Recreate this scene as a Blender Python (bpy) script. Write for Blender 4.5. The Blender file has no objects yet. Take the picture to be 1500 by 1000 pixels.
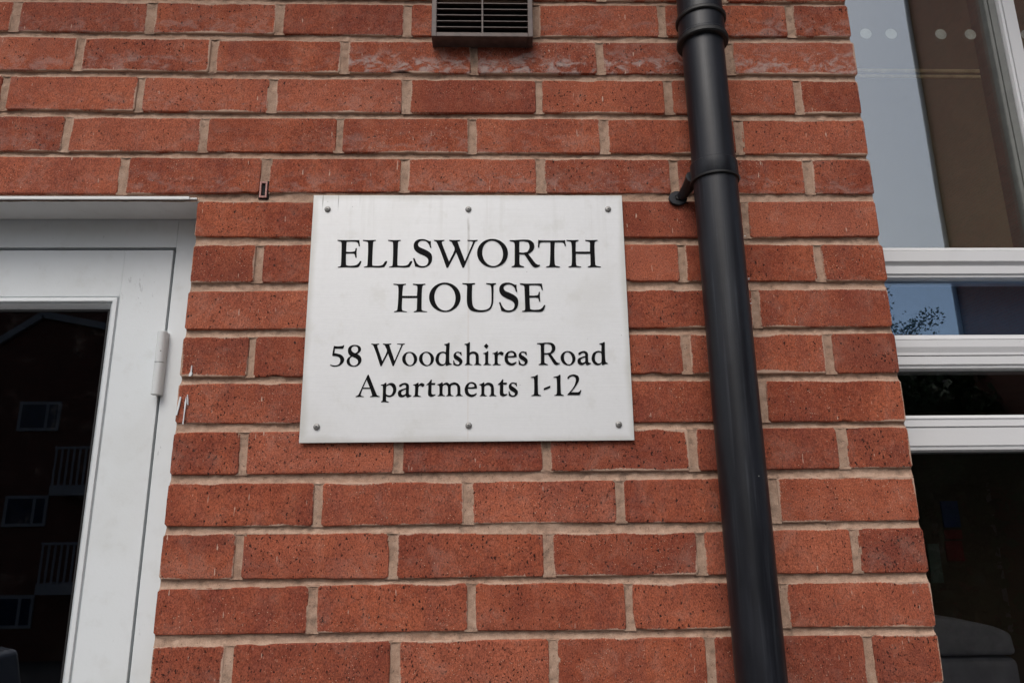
import bpy, bmesh, math, random
from mathutils import Vector, Matrix, noise
from mathutils.geometry import tessellate_polygon

R_ = math.radians
scene = bpy.context.scene
col = scene.collection

# ------------------------------------------------------------------ camera
cam_data = bpy.data.cameras.new("camera")
cam_data.sensor_width = 36.0
cam_data.lens = 36.0 * 1050.79 / 1500.0
cam_data.clip_start = 0.01
cam_data.clip_end = 500.0
cam = bpy.data.objects.new("camera", cam_data)
col.objects.link(cam)
cam.matrix_world = (Matrix.Translation((-0.63881, -1.08657, 1.58703))
                    @ Matrix.Rotation(R_(-1.61628), 4, 'Z')
                    @ Matrix.Rotation(R_(103.92888), 4, 'X')
                    @ Matrix.Rotation(R_(-0.64349), 4, 'Z'))
scene.camera = cam

# ------------------------------------------------------------------ world: pale overcast daylight
world = bpy.data.worlds.new("World")
scene.world = world
world.use_nodes = True
wn, wl = world.node_tree.nodes, world.node_tree.links
wn.clear()
SUN_EL, SUN_AZ = R_(52), R_(200)      # azimuth measured clockwise from +y (north)
sky = wn.new('ShaderNodeTexSky')
sky.sky_type = 'NISHITA'
sky.sun_disc = False
sky.sun_elevation = SUN_EL
sky.sun_rotation = SUN_AZ
sky.air_density = 1.0
sky.dust_density = 4.0
sky.ozone_density = 1.0
hs = wn.new('ShaderNodeHueSaturation')
hs.inputs['Saturation'].default_value = 0.58
hs.inputs['Value'].default_value = 1.0
bg = wn.new('ShaderNodeBackground')
bg.inputs['Strength'].default_value = 0.13
wo = wn.new('ShaderNodeOutputWorld')
wl.new(sky.outputs[0], hs.inputs['Color'])
wl.new(hs.outputs[0], bg.inputs['Color'])
wl.new(bg.outputs[0], wo.inputs['Surface'])

sun_data = bpy.data.lights.new("sun", 'SUN')
sun_data.energy = 0.7
sun_data.angle = R_(35)
sun_data.color = (1.0, 0.97, 0.94)
sun = bpy.data.objects.new("sun", sun_data)
col.objects.link(sun)
sd = Vector((math.sin(SUN_AZ) * math.cos(SUN_EL), math.cos(SUN_AZ) * math.cos(SUN_EL), math.sin(SUN_EL)))
sun.rotation_euler = sd.to_track_quat('Z', 'Y').to_euler()

scene.view_settings.view_transform = 'Standard'
scene.view_settings.look = 'None'
scene.view_settings.exposure = 0.47
scene.view_settings.gamma = 1.0
scene.view_settings.use_curve_mapping = False
scene.render.engine = 'CYCLES'
scene.cycles.max_bounces = 8
scene.cycles.transparent_max_bounces = 12

BEDS = [  # joint name, [(x, underside of the upper course, top of the lower course)]
    ('PA', [(-1.3742, 2.4798, 2.4673), (-0.734, 2.4793, 2.4688), (-0.468, 2.4785, 2.47), (-0.1988, 2.4804, 2.4719), (-0.001, 2.481, 2.4744)]),
    ('AB', [(-1.4797, 2.4089, 2.3995), (-1.3414, 2.4081, 2.3966), (-0.7803, 2.4048, 2.3931), (-0.4707, 2.4052, 2.3942), (-0.2051, 2.4079, 2.3957), (-0.0039, 2.409, 2.3985)]),
    ('BC', [(-1.3315, 2.3322, 2.323), (-1.1257, 2.3316, 2.3189), (-0.9528, 2.331, 2.3182), (-0.7785, 2.3293, 2.3187), (-0.4733, 2.3319, 2.3185), (-0.2117, 2.3328, 2.3215), (-0.0075, 2.3322, 2.3214)]),
    ('CD', [(-1.4448, 2.2584, 2.2464), (-1.2315, 2.255, 2.2442), (-0.7768, 2.2545, 2.2442), (-0.4761, 2.2549, 2.2451), (-0.2065, 2.2567, 2.2442), (0.0007, 2.2569, 2.2451)]),
    ('DE', [(-1.4439, 2.182, 2.1715), (-1.112, 2.1812, 2.1706), (-0.4329, 2.1801, 2.17), (-0.1087, 2.1798, 2.1702), (-0.0036, 2.1789, 2.1717)]),
    ('EF', [(-1.1051, 2.1059, 2.0934), (-0.9511, 2.1098, 2.0917), (-0.3681, 2.1081, 2.0934), (-0.2085, 2.1076, 2.0936), (-0.0132, 2.1061, 2.0955)]),
    ('FG', [(-1.1092, 2.0319, 2.0172), (-0.9464, 2.0306, 2.0182), (-0.4174, 2.0301, 2.0178), (-0.2156, 2.03, 2.0177), (-0.0116, 2.0318, 2.0175)]),
    ('GH', [(-1.1125, 1.9537, 1.9407), (-0.9419, 1.9542, 1.9407), (-0.4102, 1.9544, 1.9411), (-0.2115, 1.9544, 1.9406), (-0.0107, 1.9551, 1.9424)]),
    ('HI', [(-1.1105, 1.8785, 1.8672), (-0.9373, 1.8778, 1.8664), (-0.4142, 1.8779, 1.8679), (-0.2187, 1.8776, 1.8671), (-0.0103, 1.8774, 1.8673)]),
    ('IJ', [(-1.1135, 1.8032, 1.7937), (-0.9328, 1.8025, 1.793), (-0.4181, 1.8045, 1.7937), (-0.2257, 1.8034, 1.7926), (-0.0098, 1.8032, 1.7928)]),
    ('JK', [(-1.1116, 1.7323, 1.719), (-0.9285, 1.7299, 1.7196), (-0.2223, 1.7276, 1.7182), (-0.0045, 1.7271, 1.7197)]),
    ('KL', [(-1.109, 1.6566, 1.6437), (-0.8637, 1.6553, 1.6424), (-0.7628, 1.656, 1.6424), (-0.5644, 1.6565, 1.6435), (-0.3019, 1.6551, 1.642), (-0.2241, 1.6554, 1.6433), (-0.0042, 1.6564, 1.6452)]),
    ('LM', [(-1.1112, 1.5825, 1.5729), (-0.8603, 1.5807, 1.5706), (-0.566, 1.5813, 1.5677), (-0.2978, 1.5793, 1.5666), (-0.2214, 1.5785, 1.5677), (-0.0001, 1.579, 1.5682)]),
    ('MN', [(-1.1132, 1.509, 1.497), (-0.8569, 1.5067, 1.4992), (-0.5725, 1.5068, 1.4983), (-0.304, 1.5052, 1.4949), (-0.2236, 1.5061, 1.4938), (0.004, 1.5051, 1.4937)]),
    ('NO', [(-1.1149, 1.4353, 1.4202), (-0.8535, 1.4342, 1.4234), (-0.574, 1.4338, 1.422), (-0.3051, 1.4313, 1.4217), (-0.2212, 1.4323, 1.4205), (0.0023, 1.4291, 1.4218)]),
]
PERPS = [  # course, x of each vertical joint
    ('A', [-1.4586, -1.2284, -1.0069, -0.784, -0.5597, -0.3358, -0.1072]),
    ('B', [-1.3403, -1.1146, -0.8917, -0.6692, -0.4488, -0.2218]),
    ('C', [-1.4544, -1.2293, -1.0075, -0.7833, -0.5579, -0.3349, -0.1095]),
    ('D', [-1.3405, -1.1159, -0.8928, -0.6705, -0.4493, -0.2196]),
    ('E', [-1.2391, -1.0107, -0.7834, -0.5581, -0.3341, -0.1084]),
    ('F', [-0.2205]),
    ('G', [-1.0106, -0.331, -0.1067]),
    ('H', [-0.2183]),
    ('I', [-1.0099, -0.3339, -0.1081]),
    ('J', [-0.2215]),
    ('K', [-1.0099, -0.7798, -0.557, -0.3339, -0.1059]),
    ('L', [-0.8975, -0.6753, -0.4509, -0.2189]),
    ('M', [-1.0068, -0.7836, -0.558, -0.333, -0.1046]),
    ('N', [-0.8956, -0.6699, -0.4439, -0.2184]),
    ('O', [-1.0077, -0.7776, -0.5556, -0.3302, -0.1025]),
]
GLYPHS = {  # outlines in mm from the glyph centre and the baseline
    'E': [[[-19.68,46.08],[-7.22,45.58],[14.93,45.73],[15.42,41.01],[16.27,35.0],[14.42,35.65],[12.99,41.01],[9.88,42.97],[0.46,43.46],[-5.13,42.98],[-5.29,36.15],[-5.13,25.95],[1.22,25.62],[7.24,26.42],[9.0,27.72],[9.74,31.6],[11.54,32.08],[11.27,24.0],[11.9,15.93],[10.08,16.26],[8.98,20.77],[7.09,22.71],[1.33,23.2],[-5.14,22.72],[-4.96,11.94],[-4.31,3.92],[-1.54,2.63],[4.48,2.46],[11.5,3.57],[15.59,6.77],[17.56,10.3],[19.68,9.97],[17.66,3.88],[14.79,0.37],[8.36,-0.42],[-3.68,0.08],[-16.87,-0.54],[-16.93,0.74],[-14.24,1.06],[-12.36,2.65],[-12.04,8.74],[-12.26,23.22],[-12.55,36.16],[-13.12,41.84],[-15.48,43.8],[-19.31,44.61]]],
    'L': [[[-19.71,46.06],[-9.81,45.56],[0.36,45.88],[0.55,44.58],[-2.16,44.09],[-3.6,41.81],[-3.89,32.87],[-3.92,16.71],[-3.79,4.65],[-2.81,2.57],[2.32,2.24],[9.09,2.55],[13.55,4.63],[16.41,9.44],[19.71,10.24],[18.78,6.22],[15.34,0.3],[6.94,-0.65],[-3.62,0.01],[-16.25,-0.45],[-16.29,0.67],[-13.01,1.47],[-11.26,3.06],[-10.93,10.28],[-10.87,24.78],[-11.41,39.37],[-12.14,42.63],[-15.06,43.77],[-19.5,44.59]]],
    'S': [[[12.64,44.19],[12.74,38.48],[13.75,32.3],[11.76,32.79],[9.84,38.48],[6.26,42.89],[1.34,44.85],[-3.68,44.2],[-7.13,41.27],[-7.66,37.36],[-4.99,33.61],[1.92,30.36],[8.83,26.62],[13.46,22.24],[15.07,16.58],[14.42,9.33],[10.74,3.39],[4.75,0.03],[-1.28,-0.92],[-7.34,0.21],[-11.45,1.34],[-12.78,6.96],[-15.07,14.69],[-12.96,15.33],[-10.09,8.56],[-5.9,3.41],[-0.57,1.64],[4.7,2.43],[8.13,5.32],[9.41,10.14],[8.27,14.65],[4.42,18.21],[-2.47,21.45],[-9.39,25.51],[-13.29,30.37],[-14.48,36.06],[-13.23,41.76],[-9.05,45.84],[-2.98,47.31],[3.14,46.81],[8.52,44.68],[10.82,43.7]]],
    'W': [[[-34.95,45.99],[-26.55,45.49],[-18.45,45.98],[-18.44,44.51],[-21.63,43.69],[-22.22,41.73],[-21.09,36.84],[-10.59,9.29],[-1.65,29.17],[-4.78,38.45],[-6.65,42.54],[-10.49,44.5],[-10.5,45.97],[-2.09,45.48],[6.78,45.96],[6.79,44.49],[3.74,43.51],[3.3,40.9],[14.61,9.73],[27.0,40.06],[27.3,42.84],[24.7,43.99],[19.03,44.48],[18.56,45.95],[26.99,45.46],[34.95,45.94],[34.65,44.47],[31.59,43.16],[29.3,39.24],[13.15,-0.88],[10.87,-0.88],[0.67,24.95],[-12.0,-1.0],[-14.27,-0.99],[-23.22,24.65],[-29.52,40.1],[-31.86,43.37],[-34.78,44.52]]],
    'O': [[[24.56,23.42],[23.98,18.07],[22.2,13.02],[19.31,8.49],[15.46,4.73],[10.85,1.9],[5.7,0.16],[0.26,-0.42],[-5.18,0.2],[-10.37,1.97],[-15.05,4.83],[-18.98,8.62],[-21.96,13.15],[-23.86,18.22],[-24.56,23.56],[-24.04,28.91],[-22.3,33.99],[-19.45,38.57],[-15.6,42.39],[-10.97,45.26],[-5.78,47.04],[-0.29,47.64],[5.21,47.02],[10.44,45.21],[15.15,42.31],[19.09,38.47],[22.06,33.88],[23.91,28.77]],[[16.66,24.95],[16.77,20.11],[16.04,15.43],[14.52,11.15],[12.28,7.47],[9.44,4.59],[6.14,2.64],[2.54,1.71],[-1.18,1.86],[-4.83,3.07],[-8.24,5.28],[-11.23,8.4],[-13.66,12.25],[-15.4,16.66],[-16.36,21.4],[-16.5,26.24],[-15.8,30.94],[-14.31,35.25],[-12.08,38.97],[-9.23,41.9],[-5.91,43.88],[-2.28,44.83],[1.47,44.68],[5.15,43.46],[8.58,41.21],[11.59,38.05],[14.01,34.15],[15.73,29.71]]],
    'U': [[[-26.56,46.78],[-16.46,46.28],[-6.66,46.74],[-6.65,45.15],[-9.97,44.36],[-11.17,41.99],[-11.58,26.2],[-10.95,13.64],[-8.54,6.59],[-2.85,2.99],[3.13,2.19],[10.6,2.94],[16.3,6.51],[18.88,13.54],[19.38,26.11],[18.98,38.74],[17.93,42.71],[15.22,44.3],[11.15,45.11],[11.15,46.69],[19.0,46.2],[26.56,46.66],[26.25,45.07],[23.68,44.12],[22.46,41.91],[22.43,35.57],[22.05,19.81],[20.81,10.41],[16.59,3.39],[9.1,0.14],[1.63,-0.61],[-7.33,0.2],[-14.81,3.5],[-18.42,10.53],[-19.36,19.93],[-19.12,34.1],[-19.0,41.21],[-20.21,43.59],[-23.23,44.71],[-26.25,45.19]]],
    'T': [[[-21.84,46.05],[-18.01,45.06],[0.46,44.89],[18.96,45.04],[21.3,45.86],[21.31,40.77],[22.55,35.86],[20.55,35.86],[19.59,39.95],[17.03,41.92],[11.18,42.42],[4.55,42.09],[3.7,32.6],[3.29,16.33],[3.61,5.0],[5.07,2.09],[11.59,0.47],[11.57,-0.5],[0.89,0.0],[-10.26,-0.46],[-10.23,0.67],[-5.94,1.47],[-4.35,4.2],[-3.3,16.34],[-2.6,32.61],[-2.53,42.1],[-10.37,42.43],[-17.31,41.95],[-19.65,39.98],[-20.55,33.44],[-22.55,33.44],[-22.1,40.8]]],
    'H': [[[-26.72,45.86],[-16.71,45.36],[-7.43,45.84],[-7.48,44.37],[-10.59,43.55],[-11.89,41.58],[-12.49,32.57],[-12.55,25.88],[10.52,25.85],[11.01,39.1],[10.52,42.38],[7.94,43.7],[3.79,44.36],[3.84,45.84],[13.41,45.34],[23.16,45.83],[23.1,44.35],[19.98,43.53],[18.5,41.06],[17.86,32.54],[17.84,16.24],[18.01,4.9],[19.14,2.31],[21.7,1.17],[26.72,0.36],[26.69,-0.45],[16.29,-0.11],[6.32,-0.57],[6.36,0.55],[8.99,1.36],[10.6,3.29],[10.9,11.38],[11.01,22.43],[-12.51,22.46],[-12.77,9.8],[-12.36,3.33],[-10.43,1.55],[-4.81,0.41],[-4.84,-0.39],[-15.07,-0.05],[-24.56,-0.52],[-24.53,0.61],[-21.6,1.41],[-19.71,3.34],[-18.79,13.05],[-18.49,32.58],[-19.15,41.09],[-20.33,43.06],[-22.92,44.05],[-26.46,44.38]]],
    'R': [[[-17.19,34.2],[-9.38,34.4],[-1.2,34.97],[5.79,34.33],[9.79,30.96],[11.08,26.76],[9.8,21.99],[6.57,18.67],[3.62,16.89],[6.99,11.88],[11.47,5.33],[14.3,2.95],[17.19,2.58],[17.05,1.51],[13.06,-0.36],[10.17,0.01],[7.35,2.98],[1.78,12.5],[-0.47,16.08],[-6.27,16.47],[-6.44,8.39],[-6.2,3.65],[-4.85,1.87],[-1.4,0.67],[-1.42,-0.28],[-8.36,0.11],[-15.31,-0.2],[-15.06,0.86],[-12.96,1.56],[-11.76,3.68],[-11.54,14.35],[-11.41,26.27],[-11.78,31.06],[-13.15,32.5],[-16.98,33.24]],[[-6.46,18.49],[-1.58,18.23],[3.1,19.28],[5.29,23.21],[5.61,26.79],[4.54,30.98],[1.67,32.79],[-2.98,33.42],[-6.15,32.71],[-6.4,26.25]]],
    '5': [[[-6.01,31.13],[-0.23,30.39],[6.62,31.07],[9.42,32.72],[8.81,28.33],[7.4,26.56],[2.22,26.94],[-4.43,26.97],[-5.0,19.75],[0.31,18.9],[5.54,17.1],[9.14,13.54],[10.47,9.41],[8.97,4.72],[5.14,1.21],[0.1,-0.75],[-5.58,-1.07],[-10.47,0.95],[-10.3,2.12],[-5.67,0.69],[-1.11,0.66],[2.8,2.4],[4.58,5.91],[4.75,9.44],[3.47,12.39],[0.52,14.41],[-3.53,15.38],[-7.89,15.75],[-7.05,24.26]]],
    '8': [[[-0.26,32.65],[4.94,31.79],[8.49,29.4],[9.75,26.42],[9.09,22.87],[6.01,19.57],[4.34,18.39],[8.82,15.18],[10.96,10.45],[10.37,5.16],[6.77,0.71],[1.72,-1.25],[-4.0,-0.99],[-8.65,1.15],[-10.89,5.27],[-10.96,9.39],[-8.6,12.91],[-5.25,15.02],[-8.25,17.98],[-9.81,22.37],[-9.56,27.11],[-7.07,30.66],[-3.69,32.19]],[[-0.2,30.98],[-3.03,30.04],[-4.97,27.09],[-4.47,23.53],[-1.48,20.55],[1.43,19.59],[4.21,21.47],[5.46,24.66],[4.74,28.23],[2.7,30.37]],[[-3.51,14.42],[-6.26,11.72],[-6.88,7.6],[-5.31,2.89],[-1.77,0.17],[1.65,0.27],[5.0,2.25],[6.23,5.77],[5.28,9.3],[1.74,12.03]]],
    'o': [[[11.37,10.12],[11.14,7.66],[10.35,5.32],[9.04,3.23],[7.28,1.48],[5.15,0.18],[2.77,-0.63],[0.26,-0.89],[-2.28,-0.6],[-4.69,0.23],[-6.88,1.56],[-8.72,3.32],[-10.12,5.43],[-11.02,7.77],[-11.37,10.24],[-11.15,12.71],[-10.37,15.06],[-9.07,17.16],[-7.31,18.91],[-5.18,20.23],[-2.79,21.04],[-0.26,21.31],[2.28,21.02],[4.71,20.18],[6.9,18.84],[8.74,17.07],[10.14,14.95],[11.04,12.6]],[[6.46,11.07],[6.65,8.86],[6.51,6.72],[6.05,4.75],[5.29,3.06],[4.28,1.73],[3.05,0.82],[1.68,0.37],[0.23,0.42],[-1.22,0.96],[-2.61,1.96],[-3.87,3.37],[-4.92,5.13],[-5.72,7.13],[-6.24,9.3],[-6.43,11.51],[-6.29,13.65],[-5.84,15.62],[-5.08,17.32],[-4.07,18.67],[-2.84,19.59],[-1.46,20.03],[-0.01,19.98],[1.45,19.44],[2.85,18.44],[4.1,17.01],[5.16,15.25],[5.96,13.24]]],
    'd': [[[0.7,33.27],[4.83,33.97],[7.83,35.64],[8.98,35.03],[8.49,23.4],[8.42,7.9],[9.38,3.14],[12.24,1.94],[12.2,0.99],[8.11,0.54],[3.97,-0.98],[3.18,-0.38],[3.54,2.58],[-0.65,-0.36],[-5.32,-0.69],[-9.86,2.06],[-12.24,6.82],[-12.18,11.57],[-9.85,17.52],[-5.65,20.48],[-0.94,21.41],[3.1,20.32],[3.66,28.21],[3.31,31.22],[0.66,32.19]],[[2.96,16.86],[0.72,19.13],[-2.78,19.27],[-5.79,16.9],[-7.4,11.55],[-7.14,6.2],[-4.61,2.62],[-1.16,1.42],[2.4,3.18],[3.11,9.11]]],
    's': [[[5.33,20.68],[5.58,17.94],[5.94,15.33],[4.67,15.58],[3.04,18.31],[0.37,19.75],[-1.94,19.41],[-3.08,17.63],[-2.26,15.61],[0.99,13.46],[5.05,10.24],[7.03,6.69],[6.02,2.56],[2.81,-0.13],[-1.21,-0.81],[-5.24,0.27],[-6.75,1.1],[-6.77,4.4],[-7.03,7.35],[-5.88,7.35],[-4.7,3.8],[-2.14,1.19],[0.73,0.82],[2.56,2.58],[2.2,4.94],[-0.69,7.32],[-4.75,10.06],[-6.51,13.86],[-5.97,17.65],[-3.1,20.36],[0.36,21.18],[3.25,20.33]]],
    'h': [[[-12.75,33.41],[-8.35,34.22],[-5.46,36.36],[-4.64,35.76],[-4.85,26.8],[-5.05,19.07],[-1.93,21.07],[2.11,21.29],[6.17,19.61],[8.6,16.03],[9.06,10.1],[9.06,3.6],[10.22,1.83],[12.75,0.87],[12.75,0.16],[6.76,0.43],[2.15,0.22],[2.15,0.93],[3.88,1.86],[4.45,4.22],[4.44,11.31],[3.86,16.06],[1.54,18.09],[-1.35,18.22],[-4.23,16.69],[-5.04,14.91],[-5.13,7.81],[-5.0,3.09],[-3.61,1.55],[-1.07,0.94],[-1.07,0.24],[-7.06,0.5],[-12.24,0.3],[-12.25,1.12],[-10.52,1.94],[-9.61,4.29],[-9.44,18.5],[-9.72,29.21],[-10.43,31.84],[-12.75,32.33]]],
    'i': [[[-5.87,18.61],[-1.82,19.78],[1.08,21.9],[1.89,21.3],[1.64,12.4],[1.61,3.52],[2.76,1.75],[5.87,0.79],[5.87,0.08],[-0.13,0.35],[-5.55,0.14],[-5.31,0.97],[-3.58,1.78],[-2.77,4.14],[-2.76,12.42],[-2.98,15.98],[-4.13,17.65],[-5.87,17.78]]],
    '.': [[[0.01,33.85],[3.48,30.01],[0.22,25.72],[-3.48,29.68]]],
    'r': [[[-8.4,18.53],[-4.34,19.7],[-1.08,21.83],[-0.39,21.23],[-0.65,17.31],[2.03,20.03],[4.94,21.2],[8.4,19.4],[8.15,16.79],[6.05,14.9],[3.98,16.45],[2.02,17.29],[-0.31,15.29],[-0.69,9.95],[-0.73,3.45],[0.41,1.67],[3.64,0.71],[3.63,-0.0],[-2.71,0.27],[-8.14,0.06],[-7.9,0.89],[-6.17,1.7],[-5.35,4.06],[-5.31,12.35],[-5.52,16.14],[-6.67,17.57],[-8.4,17.7]]],
    'e': [[[9.28,12.41],[2.33,11.97],[-4.62,12.0],[-4.31,8.09],[-2.38,4.53],[1.07,2.74],[5.12,3.31],[8.61,5.06],[8.95,4.12],[6.25,0.94],[1.61,-0.69],[-3.0,0.05],[-7.59,3.38],[-9.28,8.71],[-8.89,14.04],[-6.3,18.78],[-2.21,21.5],[2.43,21.95],[6.48,20.27],[8.75,16.69]],[[-4.26,14.02],[1.19,13.99],[5.25,14.8],[4.71,18.13],[2.06,19.93],[-1.07,19.95],[-3.41,17.58]]],
    'a': [[[-8.48,16.2],[-8.41,18.23],[-4.84,20.24],[-0.14,21.41],[3.91,20.19],[6.12,16.96],[6.07,9.22],[6.25,4.47],[7.93,2.69],[10.24,2.32],[9.97,1.25],[5.47,-0.85],[3.16,-0.6],[1.87,2.36],[-1.47,0.01],[-5.55,-0.56],[-8.97,1.24],[-10.24,5.15],[-9.31,8.71],[-5.74,11.07],[1.91,13.41],[1.81,16.98],[-0.23,18.78],[-3.16,18.2],[-5.56,16.19],[-7.34,15.24]],[[1.85,11.62],[-2.87,9.86],[-5.28,7.5],[-5.04,4.3],[-3.11,2.74],[-0.42,3.32],[1.62,5.09]]],
    'A': [[[-0.15,34.64],[2.33,29.03],[12.24,5.82],[14.05,2.58],[18.06,0.95],[18.09,0.14],[10.72,0.54],[3.61,0.12],[3.81,1.04],[6.15,1.83],[6.43,3.55],[3.5,12.56],[-8.18,12.64],[-10.41,5.97],[-10.84,2.75],[-9.1,1.59],[-6.26,1.11],[-6.23,0.3],[-11.89,0.57],[-18.09,0.27],[-17.57,1.41],[-14.8,2.77],[-12.69,6.56],[-3.36,29.07],[-1.81,33.13]],[[-7.57,14.48],[2.64,14.42],[-2.7,26.74]]],
    'p': [[[-11.74,18.71],[-7.79,19.62],[-4.45,21.92],[-3.51,20.98],[-3.64,17.85],[0.7,20.72],[5.81,21.27],[9.87,18.35],[11.74,12.55],[10.99,6.78],[7.5,1.96],[2.46,-0.07],[-1.51,0.41],[-3.24,1.34],[-3.4,-4.63],[-2.44,-6.35],[0.76,-7.29],[0.45,-8.32],[-5.22,-7.6],[-10.52,-8.02],[-10.33,-6.87],[-8.33,-5.74],[-8.22,-2.3],[-8.33,8.06],[-8.55,14.99],[-9.07,17.08],[-11.48,17.67]],[[-3.7,16.12],[0.21,18.18],[3.65,17.23],[6.61,13.16],[6.76,7.96],[4.63,3.36],[1.26,2.23],[-2.17,3.41],[-3.7,5.15],[-3.79,11.49]]],
    't': [[[-6.96,18.63],[-3.59,21.52],[-0.24,26.15],[0.91,25.91],[0.65,20.91],[6.35,20.88],[5.59,18.21],[0.69,18.24],[0.59,9.9],[0.91,4.7],[2.98,2.95],[6.38,3.51],[6.96,2.93],[3.58,0.64],[-0.38,-0.02],[-3.82,1.61],[-4.45,5.31],[-4.04,14.56],[-4.1,18.04],[-6.94,17.82]]],
    'm': [[[-19.13,18.88],[-15.15,20.02],[-12.32,21.98],[-11.17,21.39],[-11.36,18.48],[-7.17,21.13],[-3.74,21.34],[-0.86,18.77],[3.12,21.07],[7.69,21.62],[12.27,19.5],[15.16,15.42],[15.77,9.62],[15.8,4.41],[17.18,2.33],[19.12,1.51],[19.13,0.7],[14.12,0.96],[8.99,0.65],[9.22,1.46],[10.69,2.25],[11.36,4.44],[11.3,11.96],[10.59,16.03],[7.71,18.13],[4.86,18.15],[2.01,16.89],[1.01,14.35],[1.1,5.09],[2.15,2.54],[5.0,1.48],[5.01,0.68],[-0.68,1.06],[-5.23,0.74],[-5.01,1.55],[-3.54,2.35],[-2.99,4.54],[-3.07,12.05],[-3.69,16.12],[-5.99,18.22],[-8.84,17.89],[-11.1,16.16],[-11.38,10.95],[-11.31,5.17],[-10.25,2.62],[-7.74,1.57],[-7.73,0.76],[-13.19,1.14],[-18.3,0.83],[-18.09,1.63],[-16.39,2.43],[-15.74,4.62],[-15.84,12.13],[-16.12,15.61],[-17.05,17.36],[-19.12,18.07]]],
    'n': [[[-12.78,18.49],[-9.12,19.63],[-5.91,21.59],[-5.1,21.0],[-5.34,17.74],[-1.67,20.4],[2.34,20.96],[6.69,19.18],[8.96,15.1],[9.39,9.29],[9.48,4.08],[10.62,1.99],[12.78,1.05],[12.78,0.25],[7.41,0.63],[2.5,0.31],[2.74,1.12],[4.22,1.92],[4.8,4.11],[4.83,11.64],[4.04,15.36],[1.19,17.47],[-2.25,17.26],[-5.11,15.42],[-5.35,10.54],[-5.36,4.76],[-4.34,2.21],[-1.6,1.15],[-1.6,0.34],[-7.42,0.73],[-11.98,0.41],[-11.75,1.22],[-10.27,2.01],[-9.58,4.2],[-9.58,11.73],[-9.81,15.21],[-10.72,16.96],[-12.78,17.67]]],
    '1': [[[-7.36,29.33],[-1.81,30.47],[2.27,32.79],[3.18,32.44],[2.84,20.5],[2.95,8.86],[3.09,4.22],[3.97,2.13],[7.38,0.95],[7.36,0.14],[-0.08,0.42],[-6.95,0.24],[-6.93,1.05],[-4.06,1.95],[-2.87,4.26],[-2.47,13.55],[-2.51,24.04],[-3.02,27.55],[-4.15,28.38],[-7.38,28.4]]],
    '-': [[[-4.89,12.06],[4.96,15.72],[4.89,12.81],[-4.96,9.04]]],
    '2': [[[-10.54,27.25],[-8.12,30.75],[-3.44,32.72],[1.77,32.81],[6.33,30.67],[7.67,25.97],[5.99,20.71],[1.75,14.32],[-3.65,7.37],[-5.44,5.29],[3.18,5.23],[7.24,6.14],[9.28,8.68],[10.54,8.44],[8.88,3.8],[7.07,1.15],[-1.54,1.2],[-10.5,1.26],[-10.46,2.54],[-4.76,8.54],[0.06,15.49],[2.34,21.9],[2.7,26.0],[1.09,29.52],[-2.34,30.72],[-5.85,29.56],[-8.83,26.3]]],
}
LINES = [  # baseline height, [(x from the plate centre, glyph, scale)]
    (1.9765, [(-0.1891, 'E', 1.0), (-0.1485, 'L', 1.0), (-0.1088, 'L', 0.972), (-0.0729, 'S', 1.0), (-0.0203, 'W', 1.0), (0.0384, 'O', 1.025), (0.09, 'R', 1.408), (0.1339, 'T', 1.0), (0.1842, 'H', 1.0)]),
    (1.9030, [(-0.0909, 'H', 0.98), (-0.0367, 'O', 1.0), (0.0172, 'U', 1.0), (0.0633, 'S', 0.981), (0.1013, 'E', 1.007)]),
    (1.8176, [(-0.1999, '5', 1.0), (-0.1742, '8', 1.0), (-0.1233, 'W', 0.734), (-0.0895, 'o', 1.0), (-0.0637, 'o', 0.979), (-0.0374, 'd', 0.998), (-0.0157, 's', 1.0), (0.0074, 'h', 1.0), (0.028, '.', 1.0), (0.0292, 'i', 1.0), (0.0462, 'r', 1.0), (0.0656, 'e', 1.0), (0.0847, 's', 1.034), (0.1239, 'R', 1.0), (0.1542, 'o', 0.985), (0.179, 'a', 1.0), (0.2032, 'd', 1.0)]),
    (1.7691, [(-0.1513, 'A', 1.0), (-0.1204, 'p', 1.0), (-0.0958, 'a', 0.974), (-0.0748, 'r', 0.997), (-0.056, 't', 1.0), (-0.0273, 'm', 1.0), (0.0045, 'e', 1.023), (0.0301, 'n', 1.0), (0.053, 't', 1.002), (0.0689, 's', 1.037), (0.1037, '1', 1.0), (0.1208, '-', 1.0), (0.1385, '1', 1.106), (0.1625, '2', 1.0)]),
]
# ------------------------------------------------------------------ helpers
def tag(o, label=None, cat=None, group=None, kind=None):
    if label: o['label'] = label
    if cat: o['category'] = cat
    if group: o['group'] = group
    if kind: o['kind'] = kind
    return o


def empty(name, loc=(0, 0, 0)):
    o = bpy.data.objects.new(name, None)
    o.empty_display_size = 0.05
    o.location = loc
    col.objects.link(o)
    return o


def link_mesh(name, me, mat, parent=None, loc=None):
    o = bpy.data.objects.new(name, me)
    if mat is not None and not me.materials:
        me.materials.append(mat)
    col.objects.link(o)
    if parent is not None:
        o.parent = parent
    if loc is not None:
        o.location = loc
    return o


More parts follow.
